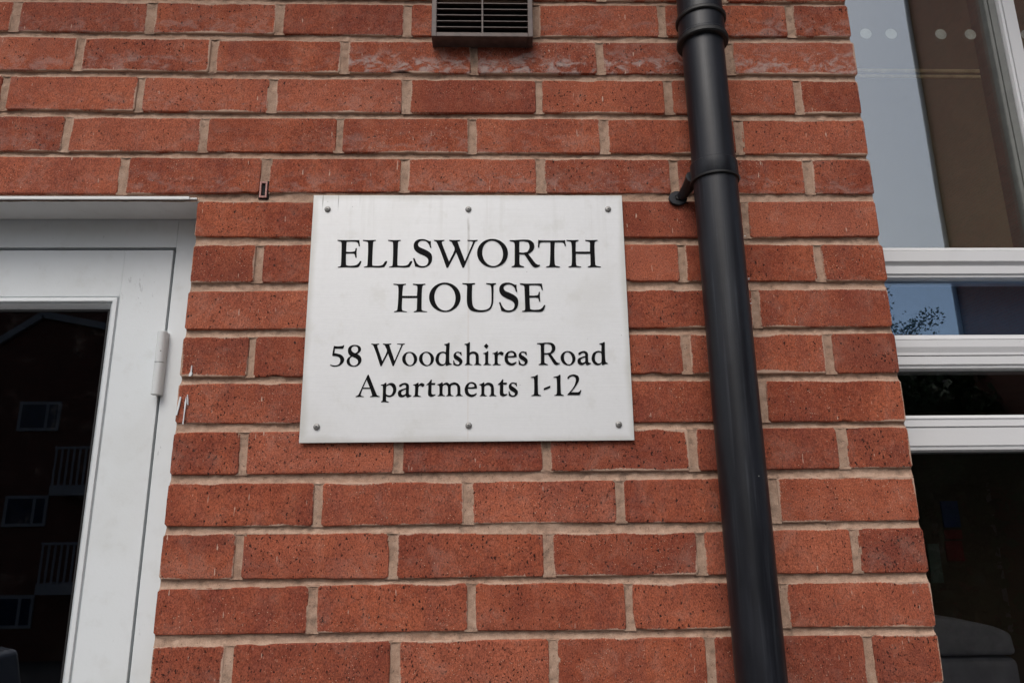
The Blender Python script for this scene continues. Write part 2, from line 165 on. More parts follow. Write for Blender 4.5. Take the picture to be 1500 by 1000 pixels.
class MB:
    """collects simple solids and links them as one mesh object"""
    def __init__(self):
        self.v, self.f, self.s = [], [], []

    def box(self, x0, x1, y0, y1, z0, z1):
        b = len(self.v)
        self.v += [(x, y, z) for x in (x0, x1) for y in (y0, y1) for z in (z0, z1)]
        for q in ((0, 1, 3, 2), (4, 6, 7, 5), (0, 4, 5, 1), (2, 3, 7, 6), (0, 2, 6, 4), (1, 5, 7, 3)):
            self.f.append(tuple(b + i for i in q)); self.s.append(False)
        return self

    def prism_x(self, prof, x0, x1):
        """closed profile [(y, z)] swept along x"""
        b, n = len(self.v), len(prof)
        self.v += [(x0, y, z) for y, z in prof] + [(x1, y, z) for y, z in prof]
        for i in range(n):
            j = (i + 1) % n
            self.f.append((b + i, b + j, b + n + j, b + n + i)); self.s.append(False)
        self.f.append(tuple(b + i for i in range(n))[::-1]); self.s.append(False)
        self.f.append(tuple(b + n + i for i in range(n))); self.s.append(False)
        return self

    def prism_z(self, prof, z0, z1, smooth=False):
        """closed profile [(x, y)] swept along z"""
        b, n = len(self.v), len(prof)
        self.v += [(x, y, z0) for x, y in prof] + [(x, y, z1) for x, y in prof]
        for i in range(n):
            j = (i + 1) % n
            self.f.append((b + i, b + j, b + n + j, b + n + i)); self.s.append(smooth)
        self.f.append(tuple(b + i for i in range(n))[::-1]); self.s.append(False)
        self.f.append(tuple(b + n + i for i in range(n))); self.s.append(False)
        return self

    def tube(self, pts, rad, n=12, cap=True):
        """round tube through pts; rad number or list"""
        if not isinstance(rad, (list, tuple)): rad = [rad] * len(pts)
        P = [Vector(p) for p in pts]
        b = len(self.v)
        ref = None
        for i, p in enumerate(P):
            d = (P[min(i + 1, len(P) - 1)] - P[max(i - 1, 0)]).normalized()
            if ref is None:
                ref = Vector((0, 0, 1)) if abs(d.z) < .9 else Vector((1, 0, 0))
            u = d.cross(ref).normalized(); w = u.cross(d).normalized(); ref = w
            for k in range(n):
                a = 2 * math.pi * k / n
                self.v.append(tuple(p + (u * math.cos(a) + w * math.sin(a)) * rad[i]))
        for i in range(len(P) - 1):
            for k in range(n):
                k2 = (k + 1) % n
                self.f.append((b + i * n + k, b + i * n + k2, b + (i + 1) * n + k2, b + (i + 1) * n + k)); self.s.append(True)
        if cap:
            self.f.append(tuple(b + k for k in range(n))[::-1]); self.s.append(False)
            self.f.append(tuple(b + (len(P) - 1) * n + k for k in range(n))); self.s.append(False)
        return self

    def lathe(self, prof, n=24, origin=(0, 0, 0), axis='z'):
        """prof [(radius, height)]"""
        b = len(self.v); ox, oy, oz = origin
        for r, h in prof:
            for k in range(n):
                a = 2 * math.pi * k / n
                c, s = r * math.cos(a), r * math.sin(a)
                if axis == 'z': self.v.append((ox + c, oy + s, oz + h))
                elif axis == '-y': self.v.append((ox + c, oy - h, oz + s))
                elif axis == 'x': self.v.append((ox + h, oy + c, oz + s))
        for i in range(len(prof) - 1):
            for k in range(n):
                k2 = (k + 1) % n
                self.f.append((b + i * n + k, b + i * n + k2, b + (i + 1) * n + k2, b + (i + 1) * n + k)); self.s.append(True)
        self.f.append(tuple(b + k for k in range(n))[::-1]); self.s.append(False)
        self.f.append(tuple(b + (len(prof) - 1) * n + k for k in range(n))); self.s.append(True)
        return self

    def build(self, name, mat, parent=None, loc=None, bevel=0.0, seg=2):
        me = bpy.data.meshes.new(name)
        me.from_pydata(self.v, [], self.f)
        me.polygons.foreach_set('use_smooth', self.s)
        bm = bmesh.new(); bm.from_mesh(me)
        bmesh.ops.recalc_face_normals(bm, faces=bm.faces)
        if bevel:
            ed = [e for e in bm.edges if len(e.link_faces) == 2 and e.calc_face_angle(0) > .6]
            bmesh.ops.bevel(bm, geom=ed, offset=bevel, segments=seg, profile=.5, affect='EDGES', clamp_overlap=True)
        bm.to_mesh(me); bm.free()
        if any(self.s): me.set_sharp_from_angle(angle=R_(32))
        return link_mesh(name, me, mat, parent, loc)


# ------------------------------------------------------------------ materials
class N:
    def __init__(self, name):
        self.m = bpy.data.materials.new(name)
        self.m.use_nodes = True
        self.nt = self.m.node_tree
        self.nt.nodes.clear()
        self.out = self.nt.nodes.new('ShaderNodeOutputMaterial')

    def new(self, t, **kw):
        n = self.nt.nodes.new('ShaderNode' + t)
        for k, v in kw.items(): setattr(n, k, v)
        return n

    def put(self, inp, v):
        if isinstance(v, bpy.types.NodeSocket): self.nt.links.new(v, inp)
        elif isinstance(v, (tuple, list)) and len(v) == 3 and inp.type == 'RGBA': inp.default_value = (*v, 1)
        else: inp.default_value = v

    def math(self, op, a, b=0.0, c=0.0, clamp=False):
        n = self.new('Math', operation=op); n.use_clamp = clamp
        self.put(n.inputs[0], a); self.put(n.inputs[1], b); self.put(n.inputs[2], c)
        return n.outputs[0]

    def ss(self, x, a, b):
        """smoothstep of x from a to b (also falling when a > b)"""
        n = self.new('MapRange', interpolation_type='SMOOTHSTEP')
        if a <= b: vals = (a, b, 0.0, 1.0)
        else: vals = (b, a, 1.0, 0.0)
        self.put(n.inputs['Value'], x)
        for k, v in zip(('From Min', 'From Max', 'To Min', 'To Max'), vals): n.inputs[k].default_value = v
        return n.outputs['Result']

    def mix(self, f, a, b, mode='MIX'):
        n = self.new('Mix', data_type='RGBA', blend_type=mode)
        self.put(n.inputs[0], f); self.put(n.inputs[6], a); self.put(n.inputs[7], b)
        return n.outputs[2]

    def coord(self, kind='Object', scale=(1, 1, 1), rnd=False):
        tc = self.new('TexCoord')
        v = tc.outputs[kind]
        if rnd:
            oi = self.new('ObjectInfo')
            m = self.new('VectorMath', operation='MULTIPLY_ADD')
            cx = self.new('CombineXYZ')
            self.put(cx.inputs[0], self.math('MULTIPLY', oi.outputs['Random'], 37.3))
            self.put(cx.inputs[1], self.math('MULTIPLY', oi.outputs['Random'], 91.7))
            self.put(cx.inputs[2], self.math('MULTIPLY', oi.outputs['Random'], 53.1))
            self.put(m.inputs[0], v); m.inputs[1].default_value = (1, 1, 1); self.put(m.inputs[2], cx.outputs[0])
            v = m.outputs[0]
        if scale != (1, 1, 1):
            m = self.new('VectorMath', operation='MULTIPLY')
            self.put(m.inputs[0], v); m.inputs[1].default_value = scale
            v = m.outputs[0]
        return v

    def noise(self, v, scale, detail=3.0, rough=.55, dist=0.0):
        n = self.new('TexNoise')
        self.put(n.inputs['Vector'], v); n.inputs['Scale'].default_value = scale
        n.inputs['Detail'].default_value = detail; n.inputs['Roughness'].default_value = rough
        n.inputs['Distortion'].default_value = dist
        return n.outputs['Fac']

    def voro(self, v, scale, out='Distance', rand=1.0):
        n = self.new('TexVoronoi')
        self.put(n.inputs['Vector'], v); n.inputs['Scale'].default_value = scale
        n.inputs['Randomness'].default_value = rand
        return n.outputs[out]

    def attr(self, name):
        n = self.new('Attribute', attribute_type='OBJECT', attribute_name=name)
        return n.outputs['Fac']

    def bump(self, h, dist, strength=1.0, normal=None):
        n = self.new('Bump')
        self.put(n.inputs['Height'], h); n.inputs['Distance'].default_value = dist
        n.inputs['Strength'].default_value = strength
        if normal is not None: self.put(n.inputs['Normal'], normal)
        return n.outputs[0]

    def bsdf(self, color, rough=.6, metal=0.0, normal=None, spec=.5, **kw):
        b = self.new('BsdfPrincipled')
        self.put(b.inputs['Base Color'], color); self.put(b.inputs['Roughness'], rough)
        self.put(b.inputs['Metallic'], metal); self.put(b.inputs['Specular IOR Level'], spec)
        if normal is not None: self.put(b.inputs['Normal'], normal)
        for k, v in kw.items(): self.put(b.inputs[k], v)
        self.nt.links.new(b.outputs[0], self.out.inputs['Surface'])
        return self.m


def brick_material():
    n = N('red_brick')
    P = n.coord('Object', rnd=True)          # metres, different on every brick
    L = n.coord('Object')
    sep = n.new('SeparateXYZ'); n.put(sep.inputs[0], L)
    ax = n.math('ABSOLUTE', sep.outputs[0]); az = n.math('ABSOLUTE', sep.outputs[2])
    dx = n.math('SUBTRACT', n.attr('half_width'), ax)
    dz = n.math('SUBTRACT', n.attr('half_height'), az)
    edge = n.math('MINIMUM', dx, dz)                        # distance to the arris
    tone, rough, bloom, smear = n.attr('tone'), n.attr('pitted'), n.attr('bloom'), n.attr('smear')
    big = n.noise(P, 11, 3, .5)
    mid = n.noise(P, 70, 4, .6)
    fine = n.noise(n.coord('Object', (1, 1, .65), True), 560, 4, .75)
    grain = n.noise(P, 1400, 2, .6)
    base = n.mix(n.ss(big, .3, .7), (.232, .052, .025), (.340, .089, .042))
    base = n.mix(n.math('MULTIPLY', n.ss(mid, .45, .75), .40), base, (.38, .130, .080))
    base = n.mix(n.math('MULTIPLY', n.ss(mid, .47, .28), .45), base, (.15, .036, .024))
    band = n.noise(n.coord('Object', (26, 1, 3.5), True), 1.0, 3, .6)
    base = n.mix(n.math('MULTIPLY', n.ss(band, .48, .70), .38), base, (.165, .045, .034))
    base = n.mix(n.math('MULTIPLY', n.ss(band, .45, .28), .30), base, (.40, .125, .062))
    base = n.mix(n.math('MULTIPLY', tone, 1.0, clamp=True), base, (.19, .048, .030))
    base = n.mix(n.math('MULTIPLY', tone, -1.0, clamp=True), base, (.40, .125, .072))
    # rougher, darker, dragged face of some bricks: purplish middle
    mass = n.math('MULTIPLY', rough, n.ss(n.noise(n.coord('Object', (5, 5, 13), True), 1.6, 2), .42, .68))
    base = n.mix(n.math('MULTIPLY', mass, .45), base, (.130, .034, .026))
    g = n.math('MULTIPLY_ADD', fine, 3.1, -.55)
    g2 = n.math('MULTIPLY_ADD', grain, 1.6, .20)
    gv = n.math('MULTIPLY', g, g2)
    cmb = n.new('CombineColor'); [n.put(cmb.inputs[i], gv) for i in range(3)]
    base = n.mix(1.0, base, cmb.outputs[0], 'MULTIPLY')
    # pale grit specks
    vs = n.voro(P, 420, 'Distance')
    sc = n.voro(P, 420, 'Color'); ssep = n.new('SeparateColor'); n.put(ssep.inputs[0], sc)
    speck = n.math('MULTIPLY', n.ss(n.math('SUBTRACT', n.math('MULTIPLY_ADD', ssep.outputs[1], .34, .05), vs), -.02, .14), n.ss(ssep.outputs[0], .76, .84))
    speck = n.math('MULTIPLY', speck, n.ss(n.noise(P, 34, 3, .6), .38, .60))
    base = n.mix(n.math('MULTIPLY', speck, .70), base, (.66, .45, .33))
    # dark pits, of two sizes, some stretched upright
    P2 = n.coord('Object', (1, 1, .72), True)
    wob = n.new('VectorMath', operation='ADD')
    nn = n.new('TexNoise'); n.put(nn.inputs['Vector'], P2); nn.inputs['Scale'].default_value = 330
    sub = n.new('VectorMath', operation='MULTIPLY_ADD'); n.put(sub.inputs[0], nn.outputs['Color'])
    sub.inputs[1].default_value = (.0062,) * 3; sub.inputs[2].default_value = (-.0031,) * 3
    n.put(wob.inputs[0], P2); n.put(wob.inputs[1], sub.outputs[0])
    vd = n.voro(wob.outputs[0], 230)
    vc = n.voro(wob.outputs[0], 230, 'Color'); vsep = n.new('SeparateColor'); n.put(vsep.inputs[0], vc)
    dens = n.math('MULTIPLY_ADD', rough, .55, .27)
    sel = n.math('GREATER_THAN', n.math('ADD', vsep.outputs[0], dens), 1.0)
    size = n.math('MULTIPLY_ADD', vsep.outputs[1], .26, .07)
    pit = n.math('MULTIPLY', sel, n.ss(n.math('SUBTRACT', size, vd), -.02, .09))
    vd2 = n.voro(wob.outputs[0], 560)
    vc2 = n.voro(wob.outputs[0], 560, 'Color'); vsep2 = n.new('SeparateColor'); n.put(vsep2.inputs[0], vc2)
    sel2 = n.math('GREATER_THAN', n.math('ADD', vsep2.outputs[0], n.math('MULTIPLY_ADD', rough, .40, .38)), 1.0)
    pit2 = n.math('MULTIPLY', sel2, n.ss(n.math('SUBTRACT', .26, vd2), 0, .12))
    pits = n.math('MAXIMUM', pit, n.math('MULTIPLY', pit2, .95), clamp=True)
    base = n.mix(n.math('MULTIPLY', pits, .95), base, (.022, .009, .007))
    # lime bloom
    bn = n.noise(n.coord('Object', (1, 1, 1.6), True), 38, 5, .68, .6)
    low = n.ss(n.math('ADD', sep.outputs[2], n.math('MULTIPLY_ADD', big, .05, -.03)), .012, -.018)
    bm_ = n.math('MULTIPLY', bloom, n.math('MULTIPLY', n.ss(bn, .44, .66), n.math('MULTIPLY_ADD', low, .8, .2)))
    base = n.mix(n.math('MULTIPLY', bm_, .70), base, (.42, .36, .33))
    veil = n.math('MULTIPLY', n.ss(n.noise(P, 22, 5, .7, .8), .50, .75), .15)
    base = n.mix(veil, base, (.45, .34, .28))
    # scratches of pale mortar
    sv = n.noise(n.coord('Object', (1, 1, .12), True), 260, 2, .5, .3)
    scr = n.math('MULTIPLY', n.ss(sv, .700, .735), n.ss(n.noise(P, 60, 2), .52, .58))
    base = n.mix(n.math('MULTIPLY', scr, .7), base, (.58, .44, .35))
    # mortar smeared over the arrises
    en = n.math('ADD', n.math('MULTIPLY_ADD', n.noise(P, 14, 2, .5), .0150, -.0078),
                n.math('MULTIPLY_ADD', n.noise(P, 320, 3, .7), .0060, -.0030))
    ed = n.math('SUBTRACT', edge, n.math('MULTIPLY', n.math('ADD', en, n.math('MULTIPLY_ADD', smear, .0030, -.0012)), 1.0))
    sm = n.ss(ed, .0022, .0003)
    base = n.mix(n.math('MULTIPLY', sm, .82), base, (.50, .36, .27))
    h = n.math('ADD', n.math('MULTIPLY', fine, .30), n.math('MULTIPLY', mid, .55))
    h = n.math('ADD', h, n.math('MULTIPLY', grain, .15))
    h = n.math('SUBTRACT', h, n.math('MULTIPLY', pits, 1.1))
    h = n.math('ADD', h, n.math('MULTIPLY', speck, .25))
    nb = n.bump(h, .0017, 1.0)
    return n.bsdf(base, .92, 0, nb, spec=.25)


def mortar_material():
    n = N('lime_mortar')
    P = n.coord('Object')
    big = n.noise(P, 9, 3); mid = n.noise(P, 75, 4, .6); fine = n.noise(P, 700, 4, .75)
    c = n.mix(n.ss(big, .3, .7), (.350, .218, .152), (.420, .286, .208))
    c = n.mix(n.math('MULTIPLY', n.ss(mid, .45, .72), .45), c, (.53, .39, .30))
    c = n.mix(n.math('MULTIPLY', n.ss(mid, .50, .30), .7), c, (.22, .155, .115))
    gv = n.math('MULTIPLY_ADD', fine, 1.5, .25)
    cmb = n.new('CombineColor'); [n.put(cmb.inputs[i], gv) for i in range(3)]
    c = n.mix(1.0, c, cmb.outputs[0], 'MULTIPLY')
    vd = n.voro(P, 330); vc = n.voro(P, 330, 'Color'); s = n.new('SeparateColor'); n.put(s.inputs[0], vc)
    pit = n.math('MULTIPLY', n.ss(vd, .26, .12), n.math('GREATER_THAN', s.outputs[0], .90))
    c = n.mix(n.math('MULTIPLY', pit, .75), c, (.06, .04, .03))
    h = n.math('SUBTRACT', n.math('ADD', n.math('MULTIPLY', fine, .5), n.math('MULTIPLY', mid, .6)), pit)
    return n.bsdf(c, .95, 0, n.bump(h, .0020, 1.0), spec=.2)


def paint_material(name, colr, rough=.42, dirt=.35, streak=(1, 1, 1), scale=1.0):
    """gloss paint or plastic with specks, scuffs and grime of its own"""
    n = N(name)
    P = n.coord('Object')
    big = n.noise(P, 5 * scale, 4, .6)
    c = n.mix(n.math('MULTIPLY', n.ss(big, .42, .72), dirt * .45), colr, tuple(a * b for a, b in zip(colr, (.80, .78, .74))))
    # specks
    vd = n.voro(P, 62); vc = n.voro(P, 62, 'Color'); s = n.new('SeparateColor'); n.put(s.inputs[0], vc)
    r = n.math('MULTIPLY_ADD', s.outputs[1], .07, .03)
    sp = n.math('MULTIPLY', n.ss(n.math('SUBTRACT', r, vd), -.01, .03), n.math('GREATER_THAN', s.outputs[0], 1 - .16 * dirt))
    c = n.mix(n.math('MULTIPLY', sp, .75), c, (.10, .085, .07))
    # scuffs
    sn = n.noise(n.coord('Object', (1, 1, .45)), 85, 4, .7, 1.2)
    area = n.ss(n.noise(P, 13, 2), .58, .68)
    c = n.mix(n.math('MULTIPLY', n.math('MULTIPLY', n.ss(sn, .60, .68), area), .55 * min(1, dirt * 2)), c, tuple(a * .50 for a in colr))
    gr = n.noise(n.coord('Object', streak), 30, 4, .6)
    c = n.mix(n.math('MULTIPLY', n.ss(gr, .5, .8), dirt * .3), c, tuple(a * b for a, b in zip(colr, (.70, .67, .62))))
    bmp = n.bump(n.noise(P, 260, 3, .6), .0004, .35)
    return n.bsdf(c, n.math('MULTIPLY_ADD', big, .2, rough - .1), 0, bmp)


def sign_material():
    n = N('brushed_aluminium')
    P = n.coord('Object')
    br = n.noise(n.coord('Object', (6, 1, 900)), 1.0, 3, .6)
    br2 = n.noise(n.coord('Object', (45, 1, 1500)), 1.0, 2, .6)
    mott = n.noise(P, 160, 4, .7)
    big = n.noise(P, 8, 3)
    v = n.math('ADD', n.math('MULTIPLY_ADD', br, .09, .635), n.math('MULTIPLY_ADD', mott, .07, -.035))
    cmb = n.new('CombineColor')
    n.put(cmb.inputs[0], v); n.put(cmb.inputs[1], n.math('MULTIPLY', v, 1.012)); n.put(cmb.inputs[2], n.math('MULTIPLY', v, 1.012))
    c = cmb.outputs[0]
    c = n.mix(n.math('MULTIPLY', n.ss(big, .5, .75), .25), c, (.52, .515, .47))
    sep = n.new('SeparateXYZ'); n.put(sep.inputs[0], P)
    x, z = sep.outputs[0], sep.outputs[2]
    # weather drips: below the middle top screw, and short ones from the top edge
    wx = n.math('MULTIPLY_ADD', n.noise(n.coord('Object', (0, 1, 22)), 1.0, 3), .006, -.003)
    d1 = n.math('ABSOLUTE', n.math('ADD', n.math('ADD', x, .0), wx))
    m1 = n.math('MULTIPLY', n.ss(d1, .0030, .0004), n.math('MULTIPLY', n.ss(z, .168, .150), n.ss(z, .02, .09)))
    m1 = n.math('MULTIPLY', m1, n.math('MULTIPLY_ADD', n.noise(n.coord('Object', (1, 1, .5)), 90, 3), 1.4, -.2))
    c = n.mix(n.math('MULTIPLY', m1, .60), c, (.20, .18, .14), )
    d2 = n.math('ABSOLUTE', x)
    m2 = n.math('MULTIPLY', n.ss(d2, .0016, .0003), n.ss(z, .12, .0))
    c = n.mix(n.math('MULTIPLY', m2, .16), c, (.45, .33, .20))
    drip = n.noise(n.coord('Object', (150, 1, 7)), 1.0, 2, .5)
    top = n.ss(z, .165, .196)
    left = n.ss(x, -.08, -.12)
    m3 = n.math('MULTIPLY', n.ss(drip, .66, .72), n.math('MULTIPLY', top, left))
    c = n.mix(n.math('MULTIPLY', m3, .75), c, (.15, .15, .14))
    # grime towards the rim
    ex = n.math('SUBTRACT', .2505, n.math('ABSOLUTE', x)); ez = n.math('SUBTRACT', .2, n.math('ABSOLUTE', z))
    ed = n.math('MINIMUM', ex, ez)
    rim = n.math('MULTIPLY', n.ss(n.math('ADD', ed, n.math('MULTIPLY_ADD', big, -.02, .01)), .012, .0), .5)
    c = n.mix(rim, c, (.43, .42, .37))
    wash = n.noise(n.coord('Object', (60, 1, 3)), 1.0, 4, .65)
    c = n.mix(n.math('MULTIPLY', n.math('MULTIPLY', n.ss(wash, .52, .72), n.ss(z, .02, .19)), .14), c, (.36, .35, .30))
    stain = n.noise(P, 19, 5, .65)
    c = n.mix(n.math('MULTIPLY', n.ss(stain, .55, .72), .18), c, (.40, .385, .31))
    vd = n.voro(P, 75); vc = n.voro(P, 75, 'Color'); s = n.new('SeparateColor'); n.put(s.inputs[0], vc)
    sp = n.math('MULTIPLY', n.ss(vd, .085, .04), n.math('GREATER_THAN', s.outputs[0], .90))
    c = n.mix(n.math('MULTIPLY', sp, .5), c, (.2, .19, .16))
    hb = n.math('ADD', n.math('MULTIPLY', br2, .6), n.math('MULTIPLY', n.noise(P, 6, 2), .9))
    return n.bsdf(c, n.math('MULTIPLY_ADD', mott, .16, .38), .18, n.bump(hb, .0006, .5))


def pipe_material():
    n = N('black_plastic')
    P = n.coord('Object')
    big = n.noise(n.coord('Object', (1, 1, .25)), 30, 4, .6)
    c = n.mix(n.ss(big, .35, .7), (.0035, .0042, .0068), (.0080, .0094, .0140))
    vd = n.voro(P, 70); vc = n.voro(P, 70, 'Color'); s = n.new('SeparateColor'); n.put(s.inputs[0], vc)
    sp = n.math('MULTIPLY', n.ss(vd, .10, .03), n.math('GREATER_THAN', s.outputs[0], .965))
    c = n.mix(n.math('MULTIPLY', sp, .6), c, (.35, .35, .33))
    st = n.noise(n.coord('Object', (160, 160, 5)), 1.0, 3, .6)
    c = n.mix(n.math('MULTIPLY', n.ss(st, .52, .75), .55), c, (.034, .038, .046))
    dust = n.noise(P, 420, 3, .7)
    c = n.mix(n.math('MULTIPLY', n.ss(dust, .6, .8), .25), c, (.06, .06, .06))
    return n.bsdf(c, n.math('MULTIPLY_ADD', big, .22, .31), 0, n.bump(n.noise(P, 60, 3), .0006, .35), spec=.42)


def plain(name, colr, rough=.6, metal=0.0, var=.12, scale=40, bump=.0003, spec=.5):
    n = N(name)
    P = n.coord('Object')
    f = n.noise(P, scale, 4, .6)
    c = n.mix(n.ss(f, .3, .7), tuple(a * (1 - var) for a in colr), tuple(min(1, a * (1 + var)) for a in colr))
    return n.bsdf(c, rough, metal, n.bump(n.noise(P, scale * 4, 3), bump, .5), spec=spec)


def glass_material(name, tint, refl, gcol=(.93, .97, 1)):
    """coated double glazing: mirror image of the street over a dim view inside"""
    n = N(name)
    P = n.coord('Object')
    lw = n.new('LayerWeight'); lw.inputs['Blend'].default_value = .18
    f = n.math('MULTIPLY_ADD', lw.outputs['Fresnel'], .6, refl, clamp=True)
    nb = n.bump(n.noise(P, 3.0, 2), .0006, .12)
    gl = n.new('BsdfGlossy'); gl.inputs['Roughness'].default_value = 0.0
    gl.inputs['Color'].default_value = (*gcol, 1); n.put(gl.inputs['Normal'], nb)
    tr = n.new('BsdfTransparent'); tr.inputs['Color'].default_value = (*tint, 1)
    mx = n.new('MixShader'); n.put(mx.inputs[0], f)
    n.nt.links.new(tr.outputs[0], mx.inputs[1]); n.nt.links.new(gl.outputs[0], mx.inputs[2])
    # a thin film of dust
    df = n.new('BsdfDiffuse'); df.inputs['Color'].default_value = (.45, .43, .4, 1)
    mx2 = n.new('MixShader')
    n.put(mx2.inputs[0], n.math('MULTIPLY', n.ss(n.noise(P, 25, 5, .7), .55, .85), .02))
    n.nt.links.new(mx.outputs[0], mx2.inputs[1]); n.nt.links.new(df.outputs[0], mx2.inputs[2])
    n.nt.links.new(mx2.outputs[0], n.out.inputs['Surface'])
    return n.m


M = {}
M['brick'] = brick_material()
M['mortar'] = mortar_material()
M['white'] = paint_material('white_gloss_paint', (.670, .705, .715), .40, .95)
M['soffit'] = paint_material('weathered_white_board', (.74, .75, .74), .6, .8)
M['upvc'] = paint_material('white_window_frame', (.655, .660, .665), .36, .30)
M['sign'] = sign_material()
M['letter'] = plain('black_vinyl', (.004, .004, .0045), .6, 0, .25, 300, .0002, spec=.08)
M['screw'] = plain('screw_steel', (.30, .295, .28), .5, .7, .15, 400, .0002)
M['cross_shade'] = plain('painted_cross_shade', (.05, .05, .05), .6, .2)  # dark tone painted for the shade in the screw cross
M['pipe'] = pipe_material()
M['rubber'] = plain('black_rubber_seal', (.008, .008, .008), .55, 0)
M['brown'] = plain('brown_vent_plastic', (.085, .055, .046), .5, 0, .25, 60, .0003)
M['hollow_shade'] = plain('painted_hollow_shade', (.006, .005, .005), .9, 0)  # near-black colour stands in for shade inside the vent hollows
M['terra'] = plain('terracotta_plastic', (.40, .19, .16), .55, 0, .2, 300)
M['hinge'] = paint_material('white_hinge_coat', (.60, .625, .625), .4, .3)
M['door_glass'] = glass_material('door_glass', (.50, .50, .52), .045)
M['glass_upper'] = glass_material('upper_glass', (.93, .92, .88), .195)
M['glass_transom'] = glass_material('transom_glass', (.85, .90, .97), .13, (.62, .80, 1.0))
M['glass_lower'] = glass_material('lower_glass', (.62, .62, .62), .05)
M['dot'] = plain('frosted_film', (.50, .57, .57), .7, 0, .06, 200)
M["gasket"] = plain("grey_green_gasket", (.10, .105, .095), .5)
M['asphalt'] = plain('asphalt', (.05, .05, .052), .9, 0, .25, 60, .002)
M['paving'] = plain('grey_paving', (.22, .21, .20), .9, 0, .2, 12, .001)
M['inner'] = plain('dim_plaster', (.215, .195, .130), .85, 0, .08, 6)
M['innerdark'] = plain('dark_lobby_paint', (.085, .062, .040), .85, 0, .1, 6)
M['carpet'] = plain('dark_carpet', (.03, .03, .032), .95, 0, .2, 90)
M['timber'] = plain('oak_rail', (.90, .74, .45), .5, 0, .2, 30)
M['fabric'] = plain('grey_fabric', (.50, .50, .54), .85, 0, .12, 25, .001)
M['farbrick'] = None
M['trim'] = plain('white_render_trim', (.36, .38, .42), .6, 0, .06, 3)
M['farglass'] = plain('far_window_glass', (.02, .035, .08), .12, 0, .1, 2, .0001)
M['roof'] = plain('grey_roof_tile', (.06, .055, .055), .8, 0, .25, 8, .004)
M['leaf'] = plain('tree_leaf', (.045, .085, .030), .6, 0, .35, 3, .001)
M['bark'] = plain('tree_bark', (.07, .05, .035), .9, 0, .3, 12, .004)
M['car'] = plain('silver_car_paint', (.42, .45, .52), .25, .3, .04, 4, .0)
M['tyre'] = plain('tyre_rubber', (.015, .015, .015), .8)
M['post_blue'] = plain('blue_poster_paper', (.03, .05, .15), .7)
M['post_red'] = plain('red_poster_paper', (.16, .02, .02), .7)
M['post_pale'] = plain('pale_green_paper', (.12, .16, .13), .7)


def far_brick():
    n = N('far_brown_brick')
    b = n.new('TexBrick')
    tc = n.new('TexCoord'); mp = n.new('Mapping'); mp.inputs['Rotation'].default_value = (R_(90), 0, 0)
    se = n.new('SeparateXYZ'); n.put(se.inputs[0], tc.outputs['Object'])
    cb = n.new('CombineXYZ'); n.put(cb.inputs[0], n.math('ADD', se.outputs[0], se.outputs[1])); n.put(cb.inputs[1], se.outputs[2])
    n.put(b.inputs['Vector'], cb.outputs[0])
    b.inputs['Color1'].default_value = (.20, .062, .042, 1); b.inputs['Color2'].default_value = (.13, .042, .030, 1)
    b.inputs['Mortar'].default_value = (.15, .11, .09, 1); b.inputs['Scale'].default_value = 1
    b.inputs['Brick Width'].default_value = .225; b.inputs['Row Height'].default_value = .075
    b.inputs['Mortar Size'].default_value = .008
    return n.bsdf(b.outputs['Color'], .9)


M['farbrick'] = far_brick()

# ------------------------------------------------------------------ brick wall
rng = random.Random(7)
BED, COURSE0 = {}, 32                      # joint AB lies 32 courses above the ground
for i, (k, L) in enumerate(BEDS):
    BED[33 - i] = L
PERP = {32 - i: L for i, (k, L) in enumerate(PERPS)}
WALL_L, JAMB, DOOR_L = -2.62, -1.1160, -2.060
TOPM = 44


def lerp_tab(L, x, j, nominal):
    if L is None: return nominal
    if x < L[0][0]: return L[0][j] + (nominal - L[0][j]) * min(1, (L[0][0] - x) / .4)
    if x > L[-1][0]: return L[-1][j]
    for a, b in zip(L, L[1:]):
        if a[0] <= x <= b[0]:
            t = (x - a[0]) / max(1e-6, b[0] - a[0])
            return a[j] + (b[j] - a[j]) * t
    return nominal


def z_under(m, x): return lerp_tab(BED.get(m), x, 1, .075 * m + .0055) + .0006 * math.sin(x * 9 + m * 2.1)
def z_over(m, x): return lerp_tab(BED.get(m), x, 2, .075 * m - .0055) + .0006 * math.sin(x * 8 + m * 1.3)


def course_perps(m, xl, xr):
    """joint centres between xl and xr, measured ones where the course was measured"""
    first = -.1085 if m % 2 == 0 else -.2205
    nom, x = [], first
    while x > xl - .2:
        nom.append(x); x -= .2240
    meas = PERP.get(m, [])
    out = []
    for x in nom:
        near = [q for q in meas if abs(q - x) < .06]
        xx = near[0] if near else x + rng.uniform(-.003, .003)
        if xl + .04 < xx < xr - .04: out.append(xx)
    return sorted(out)


def outline(w0, w1, zb0, zb1, zt0, zt1, cx, cz, r, seed):
    """irregular brick outline, anticlockwise seen from the front (x right, z up)"""
    c = [(w0, zb0), (w1, zb1), (w1, zt1), (w0, zt0)]
    pts = []
    for i in range(4):
        a, b = Vector(c[i]), Vector(c[(i + 1) % 4])
        d = b - a; L = d.length; n = max(5, int(L / .0065)); d.normalize()
        nrm = Vector((d.y, -d.x))
        for k in range(n):
            t = (k + .5) / n * L
            e = min(t, L - t)
            off = -max(0, r - e) ** 2 / (2.2 * r) if e < r else 0
            p = a + d * t + nrm * off
            q = Vector((p.x * 60 + seed, p.y * 60, seed * 1.7))
            j = noise.noise(q) * .00035 + noise.noise(q * 3.1) * .00045
            chip = noise.noise(Vector((p.x * 24 - seed, p.y * 24, seed)))
            if chip > .50: j -= (chip - .50) * .010
            p += nrm * j
            pts.append((p.x - cx, p.y - cz))
    return pts


BRICKS = []


